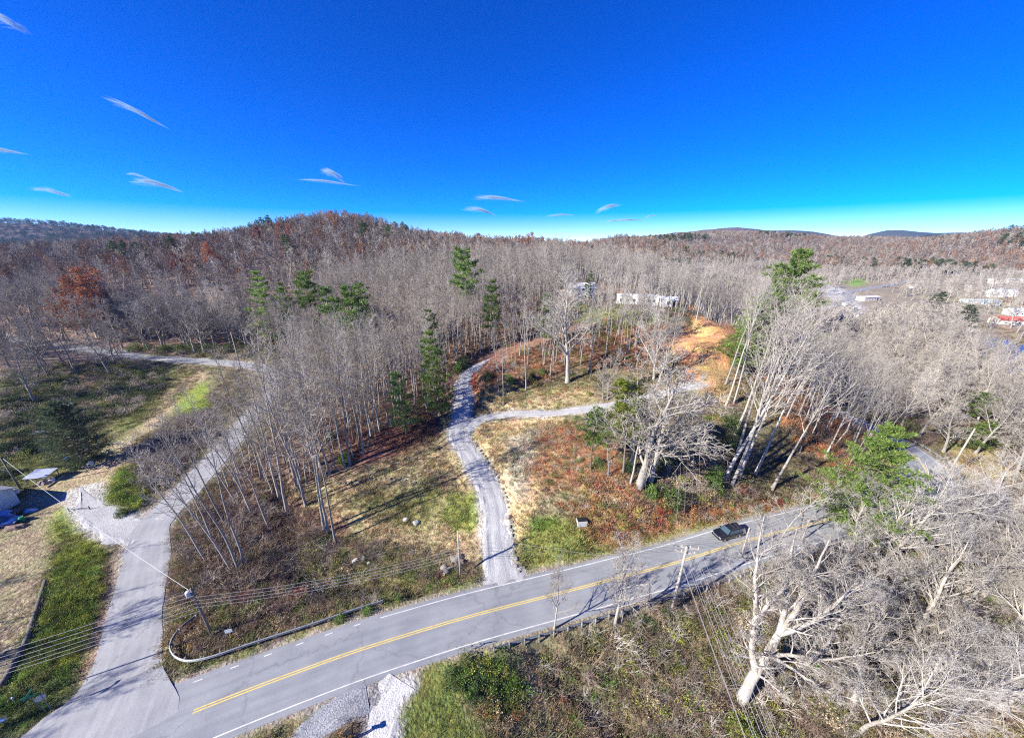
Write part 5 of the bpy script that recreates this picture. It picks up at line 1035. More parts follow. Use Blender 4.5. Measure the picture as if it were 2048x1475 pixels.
e = place('warning_panel', 950, 1297, 'cream square panel on a short post at the end of the long guardrail', 'sign', .25); MB().tube([(0, 0, -.3), (0, 0, .7)], .05, 6).build('post', M_POST, e); MB().box((0, -.04, .95), (.95, .03, .85), R=[[1, 0, 0], [0, math.cos(.5), -math.sin(.5)], [0, math.sin(.5), math.cos(.5)]]).build('panel', M_CRM2, e)
e = place('drain_box', 1163, 1046, 'pale concrete drain box with a dark slatted lid on the bank', 'drain', .1); MB().box((0, 0, .25), (1.6, 1.0, 1.0)).build('box', mat('concrete', (.5,.49,.46), .9, .2, 3), e)
for k in range(6): MB().box((-.62 + k * .25, 0, .80), (.21, .92, .05)).build('slat', M_DPL, e)
M_CONC = mat('stained_concrete', (.24,.22,.19), .9, .3, 2.5, .3)
def culvert(px, py, rz, label):
    e = place('culvert', px, py, label, 'culvert', rz); a = np.arange(16) * 2 * math.pi / 16; ro, ri = .62, .5
    sec = lambda y, r: [(r * math.cos(t), y, .35 + r * math.sin(t)) for t in a]
    S = [sec(1.2, ro), sec(-.4, ro), sec(-.4, ri), sec(1.2, ri)]; n = 16; V = np.array(S).reshape(-1, 3); i = np.arange(n); j = (i + 1) % n
    MB().add(V, np.concatenate([np.stack([k * n + i, k * n + j, (k + 1) * n + j, (k + 1) * n + i], -1) for k in range(3)])).build('pipe', M_CONC, e); MB().box((0, .3, .15), (2.2, .3, 1.5)).build('headwall', M_CONC, e); disc((0, .05, .35), .5, 16, .02, (0, 1, 0)).build('mouth_shade_disc', mat('painted_pipe_shade', (.012,.010,.008), .95), e)  # near-black disc across the bore paints the shade inside the pipe
culvert(893, 1150, .5, 'concrete culvert mouth beside the russet shrub'); culvert(912, 1128, -.4, 'smaller concrete culvert mouth by the slender pole')
e = place('mailbox', 700, 1478, 'dark twin mailbox posts on the grassy island', 'mailbox', .2)
for s in (-.25, .25): MB().tube([(s, 0, -.3), (s, 0, 1.1)], .06, 6).build('post', M_DPL, e)
MB().box((0, 0, 1.15), (.9, .3, .1)).build('shelf', M_DPL, e); MB().box((.3, 0, 1.3), (.2, .48, .22)).build('box', M_DPL, e)

# ------------------------------------------------------------------ log, rocks, stone edging
M_LOG = bark('old_log', (.22,.20,.18), (.11,.10,.09), .2); M_LOGP = bark('cut_timber', (.46,.40,.33), (.30,.25,.2), .2)
def log(pts, r0, r1, label, name='fallen_log', m=None, stubs=0, group=None):
    P = np.array(pts, float); P = smooth_path(P, .5); P[:, 2] = np.array([float(gz(x, y)) for x, y in P[:, :2]]) + r0 * .7; o = P[0].copy(); e = empty(name, o); tag(e, label, 'log', group)
    MB().tube(P - o, np.linspace(r0, r1, len(P)) * (1 + .12 * np.sin(np.arange(len(P)) * 1.7)), 9).build('stem', m or M_LOG, e, smooth=True)
    for k in range(stubs):
        q = P[int(len(P) * (k + 1) / (stubs + 1))] - o; a = random.uniform(0, 6.28); MB().tube([q, q + np.array([math.cos(a) * .4, math.sin(a) * .4, .35]), q + np.array([math.cos(a) * .9, math.sin(a) * .9, .45])], [.09, .07, .03], 6).build('branch_stub', m or M_LOG, e)
    return e
log([G(92, 1162)[:2].tolist() + [0], G(72, 1225)[:2].tolist() + [0], G(50, 1290)[:2].tolist() + [0], G(4, 1372)[:2].tolist() + [0]], .24, .30, 'long fallen grey log lying along the ivy edge', 'fallen_log', M_LOG, 3)
log([G(60, 1320)[:2].tolist() + [0], G(80, 1305)[:2].tolist() + [0], G(98, 1268)[:2].tolist() + [0]], .1, .05, 'thin broken branch beside the long fallen log')
for k, (a, b) in enumerate([((0,822),(42,822)),((2,830),(46,827)),((0,836),(38,833)),((8,827),(44,818)),((95,975),(130,950)),((50,962),(82,948)),((70,905),(100,900))]):
    log([G(*a)[:2].tolist() + [0], G(*b)[:2].tolist() + [0]], .16, .13, 'cut pale log lying in the yard' if k > 3 else 'cut pale log in the pile by the field', 'cut_log', M_LOGP, 0, 'yard logs' if k > 3 else 'log pile')
M_ROCK = mat('grey_rock', (.42,.41,.39), .9, .35, 2.0, .6, 5.0, rnd=.25); M_ROCKD = mat('dark_rock', (.23,.22,.21), .9, .35, 2.0, .6, 5.0, rnd=.25)
def rock_mesh(seed, m):
    bm = bmesh.new(); bmesh.ops.create_icosphere(bm, subdivisions=2, radius=1); g = np.random.default_rng(seed); d = nrm(g.normal(size=(9, 3))); c = g.uniform(.55, .95, 9)
    for v in bm.verts:
        p = np.array(v.co)
        for k in range(9):
            s = p @ d[k] - c[k]
            if s > 0: p = p - d[k] * s
        v.co = p * np.array([1, .8, .62])
    me = bpy.data.meshes.new('rock'); bm.to_mesh(me); bm.free(); me.materials.append(m); return me
RK = [rock_mesh(k, M_ROCK) for k in range(4)]; RKD = [rock_mesh(k + 9, M_ROCKD) for k in range(4)]
def rock(px, py, s, lst, label, group=None, dx=0):
    b = G(px, py); o = obj('rock', lst[random.randrange(4)], None, (b[0], b[1], b[2] + s * .15)); o.rotation_euler = (random.uniform(-.3, .3), random.uniform(-.3, .3), random.uniform(0, 6.28)); o.scale = (s, s, s); return tag(o, label, 'rock', group)
for k in range(26):
    t = k / 25; i = 4 + int(t * 30); p = DRIVE[i] + normals2(DRIVE)[i] * -(2.25 + random.uniform(0, .35)); o = obj('rock', RKD[k % 4], None, (p[0], p[1], float(gz(*p)) + .12)); s = random.uniform(.22, .5); o.scale = (s, s, s); o.rotation_euler = (random.uniform(-.4, .4), 0, random.uniform(0, 6)); tag(o, 'dark stone in the row edging the gravel drive', 'rock', 'drive edging stones')
for px, py, s, l in [(712,1122,.75,'largest pale boulder on the bank between the roads'),(728,1117,.55,'pale boulder beside the largest one on the bank'),(738,1126,.35,'small pale boulder beside the largest one on the bank'),(812,1040,.6,'grey boulder in the streaked shade of the slope'),(832,1046,.7,'larger bluish boulder in the streaked shade of the slope')]: rock(px, py, s, RK, l)
for k in range(18): t = k / 17; rock(680 + 170 * t, 968 - 10 * math.sin(t * 3.1) + random.uniform(-2, 2), random.uniform(.25, .5), RKD, 'grey stone in the low line across the grass slope', 'stone line')
for k in range(9): rock(1190 + 8 * k, 1000 + random.uniform(-4, 4) + k * .7, random.uniform(.18, .4), RK, 'pale stone at the clay scar under the knoll', 'clay scar stones')
log([G(1180, 980)[:2].tolist() + [0], G(1198, 992)[:2].tolist() + [0]], .2, .12, 'short bleached stump on the knoll edge', 'tree_stump', M_LOGP, 2)

# ------------------------------------------------------------------ houses
M_WINP = mat('window_glass', (.05,.06,.07), .12, spec=.5)
def house(loc, w, d, h, rz, wall, roofc, label, pitch=.4, nwin=3, cat='house', name='house', over=.4, storeys=1, flat=False):
    e = empty(name, loc, rz); tag(e, label, cat); mw = mat('wall_paint', wall, .8, .12, .8); mr = mat('roof_metal', roofc, .6, .15, .6)
    MB().box((0, 0, h / 2 - .5), (w, d, h + 1)).build('wall', mw, e); rh = d / 2 * pitch
    if flat: MB().box((0, 0, h + .12), (w + over * 2, d + over * 2, .22)).build('roof', mr, e)
    else:
        W, D = w / 2 + over, d / 2 + over; zz = h - over * pitch
        for s in (1, -1):
            V = np.array([(-W, s * D, zz), (W, s * D, zz), (W, 0, h + rh), (-W, 0, h + rh)]); V = np.vstack([V, V + np.array([0, 0, .16])]); MB().add(V, [[0,1,2,3],[4,5,6,7],[0,1,5,4],[1,2,6,5],[2,3,7,6],[3,0,4,7]]).build('roof_slope', mr, e)
            MB().add([(s * w / 2, -d / 2, h), (s * w / 2, d / 2, h), (s * w / 2, 0, h + rh), (s * (w / 2 - .1), -d / 2, h), (s * (w / 2 - .1), d / 2, h), (s * (w / 2 - .1), 0, h + rh)], [[0, 1, 4, 3], [1, 2, 5, 4], [2, 0, 3, 5]], [[0, 1, 2], [3, 4, 5]]).build('gable', mw, e)
    for st in range(storeys):
        for k in range(nwin):
            x = -w / 2 + w * (k + .7) / (nwin + .4); f = MB().box((x, -d / 2 - .02, 1.5 + st * 2.6), (1.0, .07, 1.1)).build('window', M_WPL, e); MB().box((x, -d / 2 - .045, 1.5 + st * 2.6), (.84, .06, .94)).build('pane', M_WINP, f)
    MB().box((w * .32, -d / 2 - .03, 1.0), (.95, .08, 2.0)).build('door', M_DPL, e)
    return e
def gp(x, y, dz=0): return (x, y, float(gz(x, y)) + dz)
h1 = gp(27, 139); house(h1, 9.5, 7, 4.6, .05, (.72,.72,.70), (.62,.63,.64), 'two-storey white house among pale trees on the hilltop', .45, 3, storeys=2)
house(gp(45, 127), 14, 4.4, 3.0, -.28, (.74,.74,.73), (.70,.71,.72), 'long low white mobile home on the hilltop', .15, 6, over=.15)
house(gp(54, 122), 5, 4, 2.6, -.3, (.66,.67,.68), (.75,.76,.78), 'small white outbuilding at the end of the mobile home', .3, 1)
house(gp(22, 142), 5, 4, 2.4, .1, (.50,.38,.32), (.60,.45,.40), 'low tan shed tight beside the two-storey white house', .3, 1, cat='shed', name='shed')
for px, py, w, d, h, rz, wl3, rf, lb, pt in [(2022,648,24,11,3.2,-.25,(.62,.55,.48),(.50,.13,.10),'long house with a red roof in the valley',.4),(2040,630,20,10,3.4,-.2,(.66,.66,.64),(.74,.77,.80),'house with a pale grey roof behind the red roof',.4),(1958,607,34,9,3.2,-.1,(.50,.58,.60),(.66,.74,.76),'long pale blue building in the valley',.2),(2000,592,26,10,4.5,-.15,(.74,.75,.74),(.64,.68,.72),'big white house in the valley with dark windows',.5),(2010,565,44,12,3.6,-.05,(.66,.63,.56),(.76,.75,.70),'long cream shed at the foot of the pine hill',.2),(1622,560,44,16,4.5,.1,(.40,.33,.28),(.48,.33,.26),'broad brown-roofed building beyond the massive pine',.35),(1735,600,24,9,3.2,.2,(.6,.58,.54),(.62,.60,.57),'grey roofed store by the town car park',.2),(1830,576,20,9,3.2,.1,(.62,.6,.55),(.66,.64,.6),'pale cabin half hidden by valley trees',.35)]:
    b = G(px, py); house(b, w * .75, d * .8, h, rz, wl3, rf, lb, pt, 5)
for k, (px, py, c) in enumerate([(1705,622,(.75,.75,.76)),(1690,612,(.7,.72,.74)),(1716,634,(.72,.7,.68))]):
    b = G(px, py); e = empty('box_trailer', b, .5); tag(e, ['white box trailer at the lower end of the town car park', 'smaller white box trailer at the top of the town car park', 'cream box trailer apart from the others at the town car park'][k], 'trailer'); MB().box((0, 0, 1.9), (8, 2.6, 2.6)).build('box', mat('trailer', c, .5, .08, 1), e)
    for x in (-2.4, 2.4):
        for s in (-1, 1): MB().tube([(x, s * 1.0, .45), (x, s * 1.28, .45)], .45, 12).build('wheel', M_TYR, e)
# yard on the left
bH0 = G(-42, 1030); house((bH0[0] - 1.2, bH0[1] + .6, bH0[2]), 8.5, 6, 3.3, -.12, (.50,.60,.66), (.32,.33,.35), 'pale blue weatherboard house at the edge of the yard', .45, 2)
M_TARP = mat('blue_tarp', (.02,.07,.40), .45, .35, 2.0, .5, 3); M_SHEET = mat('tin_sheet', (.40,.44,.52), .45, .25, 2.0, metal=.3); M_BRL = mat('blue_barrel', (.02,.15,.42), .4)
def lump(px, py, w, d, h, rz, m, label, cat, name, seed, sub=3, group=None):
    bm = bmesh.new(); bmesh.ops.create_icosphere(bm, subdivisions=sub, radius=1)
    for v in bm.verts:
        p = v.co; r = 1 + .16 * math.sin(p.x * 5 + seed) * math.cos(p.y * 4 + seed * 2) + .08 * math.sin(p.z * 9 + p.x * 7); v.co = (math.copysign(abs(p.x) ** .6, p.x) * w / 2 * r, math.copysign(abs(p.y) ** .6, p.y) * d / 2 * r, math.copysign(abs(p.z) ** .8, p.z) * h * r)
    me = bpy.data.meshes.new(name); bm.to_mesh(me); bm.free(); me.materials.append(m); b = G(px, py); o = obj(name, me, None, b); o.rotation_euler[2] = rz; return tag(o, label, cat, group)
make_car(G(2, 1052), .35, mat('blue_car_paint', (.02,.06,.26), .25, spec=.5, coat=.5), 'blue car parked beside the pale blue house')
lump(30, 1056, 2.6, 1.2, .55, .3, mat('brown_cover', (.22,.16,.13), .8, .4, 3), 'brown covered heap beside the blue car', 'heap', 'covered_heap', 1)
lump(8, 1034, 3.2, 1.5, 1.1, .2, mat('pale_tarp', (.25,.38,.62), .5, .3, 2), 'pale blue tarpaulin heap behind the blue car', 'tarpaulin', 'tarpaulin_heap', 4)
lump(62, 1022, 1.6, .8, .5, .2, mat('pale_plastic_sheet', (.45,.55,.72), .4, .3, 3), 'crumpled pale blue plastic sheet on the shaded lawn', 'plastic sheet', 'plastic_sheet', 7)
e = place('table', 32, 1028, 'brown wooden table on the shaded lawn by the blue house', 'table', .2); MB().box((0, 0, .74), (1.7, .9, .06)).build('table_top', mat('brown_board', (.20,.14,.12), .7, .2, 3), e)
for x in (-.75, .75):
    for y in (-.35, .35): MB().box((x, y, .35), (.07, .07, .74)).build('leg', M_WOODD, e)
e = place('propane_tank', 28, 990, 'white horizontal propane tank at the yard edge', 'tank', .15); MB().tube([(-1.1, 0, .75), (-1.0, 0, .75), (-.9, 0, .75), (.9, 0, .75), (1.0, 0, .75), (1.1, 0, .75)], [.12, .34, .42, .42, .34, .12], 16).build('vessel', M_WPL, e, smooth=True)
for x in (-.6, .6): MB().box((x, 0, .2), (.12, .6, .5)).build('saddle', M_POST, e)
MB().tube([(0, 0, 1.15), (0, 0, 1.3)], .14, 10).build('valve_cover', M_WPL, e)
e = place('lean_to', 86, 962, 'open lean-to with a grey tin roof full of junk in the yard', 'shed', .1)
for x in (-1.5, -.5, .5, 1.5):
    MB().box((x, .2, 1.72), (1.0, 2.6, .04), R=[[1, 0, 0], [0, .98, -.2], [0, .2, .98]]).build('tin_sheet', M_SHEET, e)
for x in (-1.8, 0, 1.8):
    MB().box((x, -.9, .7), (.1, .1, 1.5)).build('post', M_WOODD, e); MB().box((x, 1.3, .9), (.1, .1, 1.95)).build('post', M_WOODD, e)
lump(90, 966, 2.0, 1.2, .7, 0, mat('junk_pile', (.25,.2,.2), .8, .5, 4), 'heap of junk under the tin lean-to', 'junk', 'junk_heap', 3); lump(105, 962, .9, .8, .8, .4, M_WPL, 'white bag beside the tin lean-to', 'bag', 'plastic_bag', 5, 2)
def barrel(px, py, m, label): e = place('barrel', px, py, label, 'barrel'); MB().tube([(0, 0, -.05), (0, 0, .05), (0, 0, .3), (0, 0, .33), (0, 0, .6), (0, 0, .63), (0, 0, .9)], [.29, .3, .3, .32, .3, .32, .29], 16).build('drum', m, e, smooth=True); MB().tube([(0, 0, .9), (0, 0, .93)], .27, 16).build('lid', m, e)
barrel(136, 922, M_BRL, 'bright blue plastic barrel beside the dark evergreen'); barrel(46, 1042, mat('green_drum', (.03,.25,.12), .5), 'green drum beside the tarpaulin heap')
e = place('washing_machine', 183, 932, 'discarded white washing machine under the dark evergreen', 'appliance', .3); MB().box((0, 0, .45), (.7, .7, .95)).build('cabinet', M_WPL, e); MB().box((0, .28, 1.0), (.7, .12, .18)).build('control_panel', M_WPL, e); disc((0, -.36, .5), .22, 14, .03, (0, 1, 0)).build('door', M_DPL, e)
for k in range(9): lump(150 + k * 8, 934 + random.uniform(-4, 4), random.uniform(.4, .9), random.uniform(.4, .7), random.uniform(.2, .45), k, [M_ROCKD, M_LOGP, M_WOODD][k % 3], 'piece of scrap in the heap under the dark evergreen', 'scrap', 'scrap_piece', k, 2, 'scrap under the evergreen')
def sheet(px, py, w, d, rz, tilt, label, c):
    e = place('roofing_sheet', px, py, label, 'sheet metal', rz); n = 14; V = []; x = np.linspace(-w / 2, w / 2, n)
    for k in range(2): V += [(xx, (k - .5) * d * math.cos(tilt), .5 + (k - .5) * d * math.sin(tilt) + .03 * (i % 2)) for i, xx in enumerate(x)]
    V = np.array(V); V = np.vstack([V, V - np.array([0, 0, .02])]); q = [[i, i + 1, n + i + 1, n + i] for i in range(n - 1)]; q += [[a + 2 * n for a in f][::-1] for f in q]; MB().add(V, q).build('corrugated_sheet', mat('sheet', c, .4, .2, 2, metal=.3), e)
    for xx in (-w / 3, w / 3): MB().box((xx, 0, .2), (.1, .1, .6)).build('prop', M_WOODD, e)
sheet(82, 868, 2.6, 1.1, .2, .25, 'pale blue tin sheet propped on the dark mound', (.45,.52,.66)); sheet(131, 812, 3.4, 1.4, .15, .1, 'white roofing sheet in the shaded field', (.66,.68,.7))
e = place('gate_post', 138, 1022, 'short white gate post with a low pipe barrier at the yard entrance', 'gate'); MB().tube([(0, 0, -.2), (0, 0, 1.0)], .10, 8).build('post', M_WPL, e); MB().tube([(.1, 0, .5), (3.2, .5, .35)], .045, 6).build('pipe', M_DPL, e); MB().tube([(3.2, .5, -.2), (3.2, .5, .7)], .07, 8).build('end_post', M_DPL, e)
# radio mast on the hill
x, y = far_at(513, 452); e = empty('radio_mast', gp(x, y)); tag(e, 'thin lattice radio mast among the crest conifers', 'mast'); hh = 22
for k in range(3):
    a = k * 2.094; MB().tube([(math.cos(a) * .5, math.sin(a) * .5, -.3), (math.cos(a) * .25, math.sin(a) * .25, hh)], .06, 4).build('leg', M_GALV, e)
mb = MB()
for z in np.arange(1, hh - 1, 1.4):
    for k in range(3): a, b = k * 2.094, (k + 1) * 2.094; r = .5 - .25 * z / hh; mb.tube([(math.cos(a) * r, math.sin(a) * r, z), (math.cos(b) * r, math.sin(b) * r, z + 1.2)], .03, 3, False)
o = mb.build('lattice', M_GALV, e); o['kind'] = 'stuff'
for z in (hh - 3, hh - 1): MB().box((0, 0, z), (1.6, .5, .9), .3).build('antenna_panel', M_WPL, e)
# ------------------------------------------------------------------ undergrowth: grass, brush, brambles
g6 = np.random.default_rng(66)
M_GRS = leaf_mat('grass_blades', (.62,.62,.62), (1.0,1.0,1.0), None, .3, True)
M_BRS = leaf_mat('brush_stems', (.6,.6,.6), (1.0,1.0,1.0), None, .05, True)
def po(mb, m): return bpy.data.objects.new('pattern', mb.mesh('pattern', m, False))
GT = [po(grasstuft(k, .42, .55, 34, .028, .9), M_GRS) for k in range(4)]
BR = []
for k in range(5):
    S, tips = brushbush(k, 1.3, 1.7, 24, 5); BR.append(po(S, M_BRS))
BL = []
for k in range(4):
    S, tips = brushbush(20 + k, 1.0, 1.5, 18, 4, .009); g = np.random.default_rng(k); t = np.repeat(tips, 3, 0); t = t + g.normal(size=t.shape) * .13; V, q = cards(g, t, .17, None, .6); S.add(V, q); BL.append(po(S, M_GRS))
def gcol(x, y):
    i = np.clip(np.searchsorted(GX, x), 1, len(GX) - 1); j = np.clip(np.searchsorted(GY, y), 1, len(GY) - 1)
    i = np.where(np.abs(GX[i - 1] - x) < np.abs(GX[i] - x), i - 1, i); j = np.where(np.abs(GY[j - 1] - y) < np.abs(GY[j] - y), j - 1, j); return GC[j, i]
# grass everywhere near, coloured as the ground it grows from
lawnm = [GG([(790,1350),(850,1320),(900,1340),(990,1475),(1010,1540),(780,1540),(785,1420)]), GG([(90,950),(250,880),(260,960),(150,1030),(60,1060),(40,1010)]), GG([(-60,1080),(60,1050),(110,1030),(100,1120),(80,1200),(20,1350),(-80,1420),(-160,1300)])]
n = 150000; X = g6.uniform(-150, 115, n); Y = g6.uniform(14, 135, n); Z = gz(X, Y); s, d = seen(X, Y, Z, 30)
k = s & (road_clear(X, Y, .1) | (road_clear(X, Y, -.35) & (g6.random(n) < .25) & (np.abs(dist_path(X, Y, MAIN)[0]) > 4.6))) & (g6.random(n) < np.clip(1.25 - d / 130, .12, 1)); X, Y, Z = X[k], Y[k], Z[k]; n = len(X)
cl = gcol(X, Y); hgt = g6.uniform(.45, 1.25, n) * (1 + .9 * fbm(X, Y, 7, 3)) * np.clip(ROADD[np.clip(np.searchsorted(GY, Y), 0, len(GY) - 1), np.clip(np.searchsorted(GX, X), 0, len(GX) - 1)] / 1.5, .35, 1)
for W in lawnm: hgt = np.where(inside(X, Y, W), hgt * .3, hgt)
CLY = [GG([(1340,680),(1380,655),(1455,652),(1460,672),(1420,695),(1370,715),(1345,705)]), GG([(1365,712),(1440,698),(1458,735),(1430,775),(1370,762)])]
for W in CLY: hgt = np.where(inside(X, Y, W), hgt * .12, hgt)
hgt = np.clip(hgt, .05, 1.6)
tn = cl * g6.uniform(.95, 1.9, (n, 1)) * (1 + g6.normal(size=(n, 3)) * .10)
scatter('grass', GT, np.stack([X, Y, Z - .02], -1), g6.uniform(0, 6.28, n), np.stack([hgt * 1.2 + .3, hgt * 1.2 + .3, hgt], -1), g6.integers(0, 4, n), 'dry and green grass covering the banks and verges', np.clip(tn, .01, .9))
BX, BV, BT, BS = [], [], [], []; LX, LV, LT, LS = [], [], [], []
GREY = (.30,.26,.22); BRN = (.24,.175,.12); PUR = (.22,.15,.13); OLV = (.17,.18,.055); GRN = (.11,.19,.035); YEL = (.26,.28,.05); RST = (.38,.16,.07); ORG = (.45,.22,.08); CRI = (.27,.07,.055); TAN = (.42,.33,.2); PLB = (.40,.36,.31); DKG = (.045,.075,.03)
def under(poly, sp, cols, kind='brush', sr=(.6, 1.2), world=False):
    W = np.array(poly, float) if world else GG(poly)[:, :2]; X, Y = poisson(W, sp, g6); k = road_clear(X, Y, .5); X, Y = X[k], Y[k]; n = len(X)
    if n == 0: return
    P = np.stack([X, Y, gz(X, Y) - .05], -1); c = np.array(cols)[g6.integers(0, len(cols), n)] * g6.uniform(.7, 1.35, (n, 1)); s = g6.uniform(*sr, n)
    a, b, c_, d_ = (BX, BV, BT, BS) if kind == 'brush' else (LX, LV, LT, LS)
    a.append(P); b.append(g6.integers(0, 4, n)); c_.append(c); d_.append(s)
# bank between the roads
BANK = [(340,1100),(345,1040),(480,1110),(700,1080),(900,1110),(950,1125),(950,1150),(760,1210),(420,1300),(362,1300),(345,1230)]
under(BANK, 1.5, [GREY, BRN, PUR, OLV], 'brush', (.6, 1.3)); under(BANK, 1.7, [OLV, BRN, GRN, TAN, PUR], 'leaf', (.5, 1.1))
under([(380,1020),(500,1000),(640,1060),(640,1130),(480,1190),(370,1150)], 1.25, [GREY, PUR, BRN], 'brush', (1.0, 1.9))
under([(560,1110),(650,1070),(690,1100),(680,1180),(600,1200)], 1.5, [DKG, OLV, GREY], 'leaf', (.8, 1.4))
# wood floor
under([(-57,50),(-60,75),(-66,104),(-30,104),(-14,90),(-16,78),(-28,66),(-42,48)], 3.0, [GREY, PUR, BRN], 'brush', (.6, 1.3), True)
under([(960,770),(1000,690),(1250,650),(1330,720),(1180,745),(1060,775)], 2.6, [OLV, GREY, GRN, RST], 'leaf', (.6, 1.2))
# slope by the knoll and the road bank
under([(1085,870),(1130,840),(1190,850),(1270,950),(1300,990),(1200,1000),(1100,990),(1060,960)], 1.4, [RST, TAN, OLV, PUR, CRI, GRN, TAN], 'leaf', (.4, .9)); under([(1085,870),(1190,850),(1300,990),(1100,990)], 2.0, [GREY, RST, PLB], 'brush', (.4, .8))
under([(1110,1010),(1300,1000),(1400,1010),(1640,985),(1640,1004),(1400,1055),(1280,1078),(1180,1070)], 1.35, [RST, ORG, OLV, CRI, TAN, RST, GRN, YEL], 'leaf', (.5, 1.1)); under([(1130,1010),(1300,990),(1640,980),(1640,1000),(1300,1060)], 1.8, [GREY, BRN, PLB], 'brush', (.5, 1.1))
under([(1290,860),(1400,800),(1470,820),(1490,990),(1400,1000),(1300,970)], 1.8, [OLV, TAN, BRN, GRN, YEL], 'leaf', (.7, 1.4)); under([(1290,860),(1400,800),(1480,820),(1500,990),(1400,1000),(1300,970)], 1.6, [PLB, GREY, PUR], 'brush', (.8, 1.5))
under([(1440,790),(1460,740),(1475,820),(1440,840),(1400,800)], 1.8, [TAN, ORG, YEL, PLB], 'leaf', (.5, 1.0))
under([(980,790),(1180,760),(1195,795),(1000,822)], 2.0, [TAN, OLV, RST], 'leaf', (.3, .7)); under([(955,870),(1120,840),(1100,960),(1050,1110),(1020,1000)], 1.9, [TAN, PLB, TAN, OLV], 'leaf', (.25, .6))
under([(620,980),(830,910),(890,880),(950,1000),(950,1120),(800,1090),(640,1060)], 2.0, [TAN, OLV, TAN, BRN], 'leaf', (.25, .65)); under([(890,980),(955,985),(958,1060),(905,1075)], 1.6, [GRN, YEL], 'leaf', (.25, .5))
# east slope, hollow, river flat
under([(56,58),(78,60),(86,75),(86,105),(78,130),(64,105),(60,80)], 1.8, [PUR, PUR, BRN, RST], 'brush', (1.0, 1.9), True); under([(56,58),(78,60),(86,75),(86,105),(64,105)], 3.0, [RST, OLV, DKG], 'leaf', (.7, 1.3), True)
HOL = [(2,29),(14,32.5),(34,37.5),(56,43),(75,48),(88,54),(110,40),(110,8),(60,6),(16,10),(8,20)]
under(HOL, 1.35, [PLB, GREY, PUR, BRN, BRN], 'brush', (.7, 1.5), True); under(HOL, 1.6, [OLV, BRN, TAN, GRN, YEL, OLV, YEL], 'leaf', (.6, 1.3), True)
under([(850,1320),(950,1285),(1020,1310),(1050,1380),(1000,1450),(900,1370)], 1.0, [GRN, OLV, YEL, DKG], 'leaf', (.7, 1.2)); under([(900,1400),(980,1440),(1010,1500),(1050,1420),(1000,1390)], 1.2, [BRN, TAN, RST], 'leaf', (.5, 1.0))
under([(400,1488),(470,1458),(610,1406),(640,1392),(585,1475),(560,1540)], 1.2, [OLV, GREY, BRN, GRN], 'leaf', (.4, .8))
under([(100,50),(104,95),(150,190),(300,230),(320,150),(200,50),(120,30)], 4.2, [BRN, PUR, PUR, OLV, BRN], 'brush', (1.0, 2.2), True)
under([(1800,1040),(1900,980),(2048,960),(2048,1100),(1900,1100)], 1.6, [PUR, PLB, GREY], 'brush', (1.0, 1.8))
# left field and verge
under([(0,740),(200,725),(330,720),(330,770),(260,830),(100,900),(0,930)], 2.2, [DKG, OLV, GREY, DKG], 'leaf', (.8, 1.7)); under([(0,740),(330,720),(330,780),(0,920)], 3.0, [GREY, PUR], 'brush', (.7, 1.4))
under([(105,1110),(185,1075),(212,1105),(205,1170),(190,1260),(150,1330),(60,1365),(25,1380),(75,1250),(95,1160)], .95, [YEL, GRN, YEL, OLV], 'leaf', (.35, .75)); under([(-40,1385),(40,1370),(150,1335),(155,1365),(90,1430),(20,1490)], 1.1, [DKG, GRN, OLV], 'leaf', (.4, .9))
under([(218,990),(240,935),(285,935),(292,990),(255,1045),(230,1040)], 1.0, [GRN, YEL, OLV], 'leaf', (.6, 1.2)); under([(270,900),(340,850),(420,820),(400,900),(330,960),(285,990)], 1.6, [GREY, PUR, BRN], 'brush', (1.0, 2.0))
under([(-140,122),(-84,120),(-70,104),(-66,120),(-90,135),(-140,136)], 2.5, [GREY, DKG, OLV], 'leaf', (1.0, 2.0), True)
# leafy understorey of the hills and homes
under([(10,96),(40,105),(60,106),(75,130),(60,165),(10,165),(-10,120)], 4.5, [OLV, GREY, RST, PUR], 'brush', (.8, 1.6), True)
A = np.concatenate(BX); scatter('brush', BR, A, g6.uniform(0, 6.28, len(A)), np.concatenate(BS), np.concatenate(BV), 'leafless grey and brown brush on the banks and in the hollow', np.clip(np.concatenate(BT) * 1.35, .01, .9))
A = np.concatenate(LX); scatter('brambles', BL, A, g6.uniform(0, 6.28, len(A)), np.concatenate(LS), np.concatenate(LV), 'low leafy brambles, ferns and weeds', np.clip(np.concatenate(LT) * 1.45, .01, .9))

# ------------------------------------------------------------------ trees just outside the view on the sunny side (they shade the yard and the road mouth)
for x, y, h in [(-77,26,14),(-73,21,15),(-82,31,14),(-65,9,13),(-69,12,15),(-60,5,12),(-86,14,15),(-74,4,16),(-100,24,15),(-112,34,16),(-66,-4,14),(-120,48,15),(-128,60,17),(-140,72,16),(-150,84,18),(-158,96,17),(-146,60,15),(-95,8,13),(-135,90,15),(-168,80,16),(-60,-12,13)]:
    plant('bare_tree', P_BRD_G[int(h) % 3] if h > 14 else P_FOR_G[2], (x, y, float(gz(x, y)) - .1), h, x, 'grey bare tree standing behind the blue house', 'tree', 'trees behind the blue house')

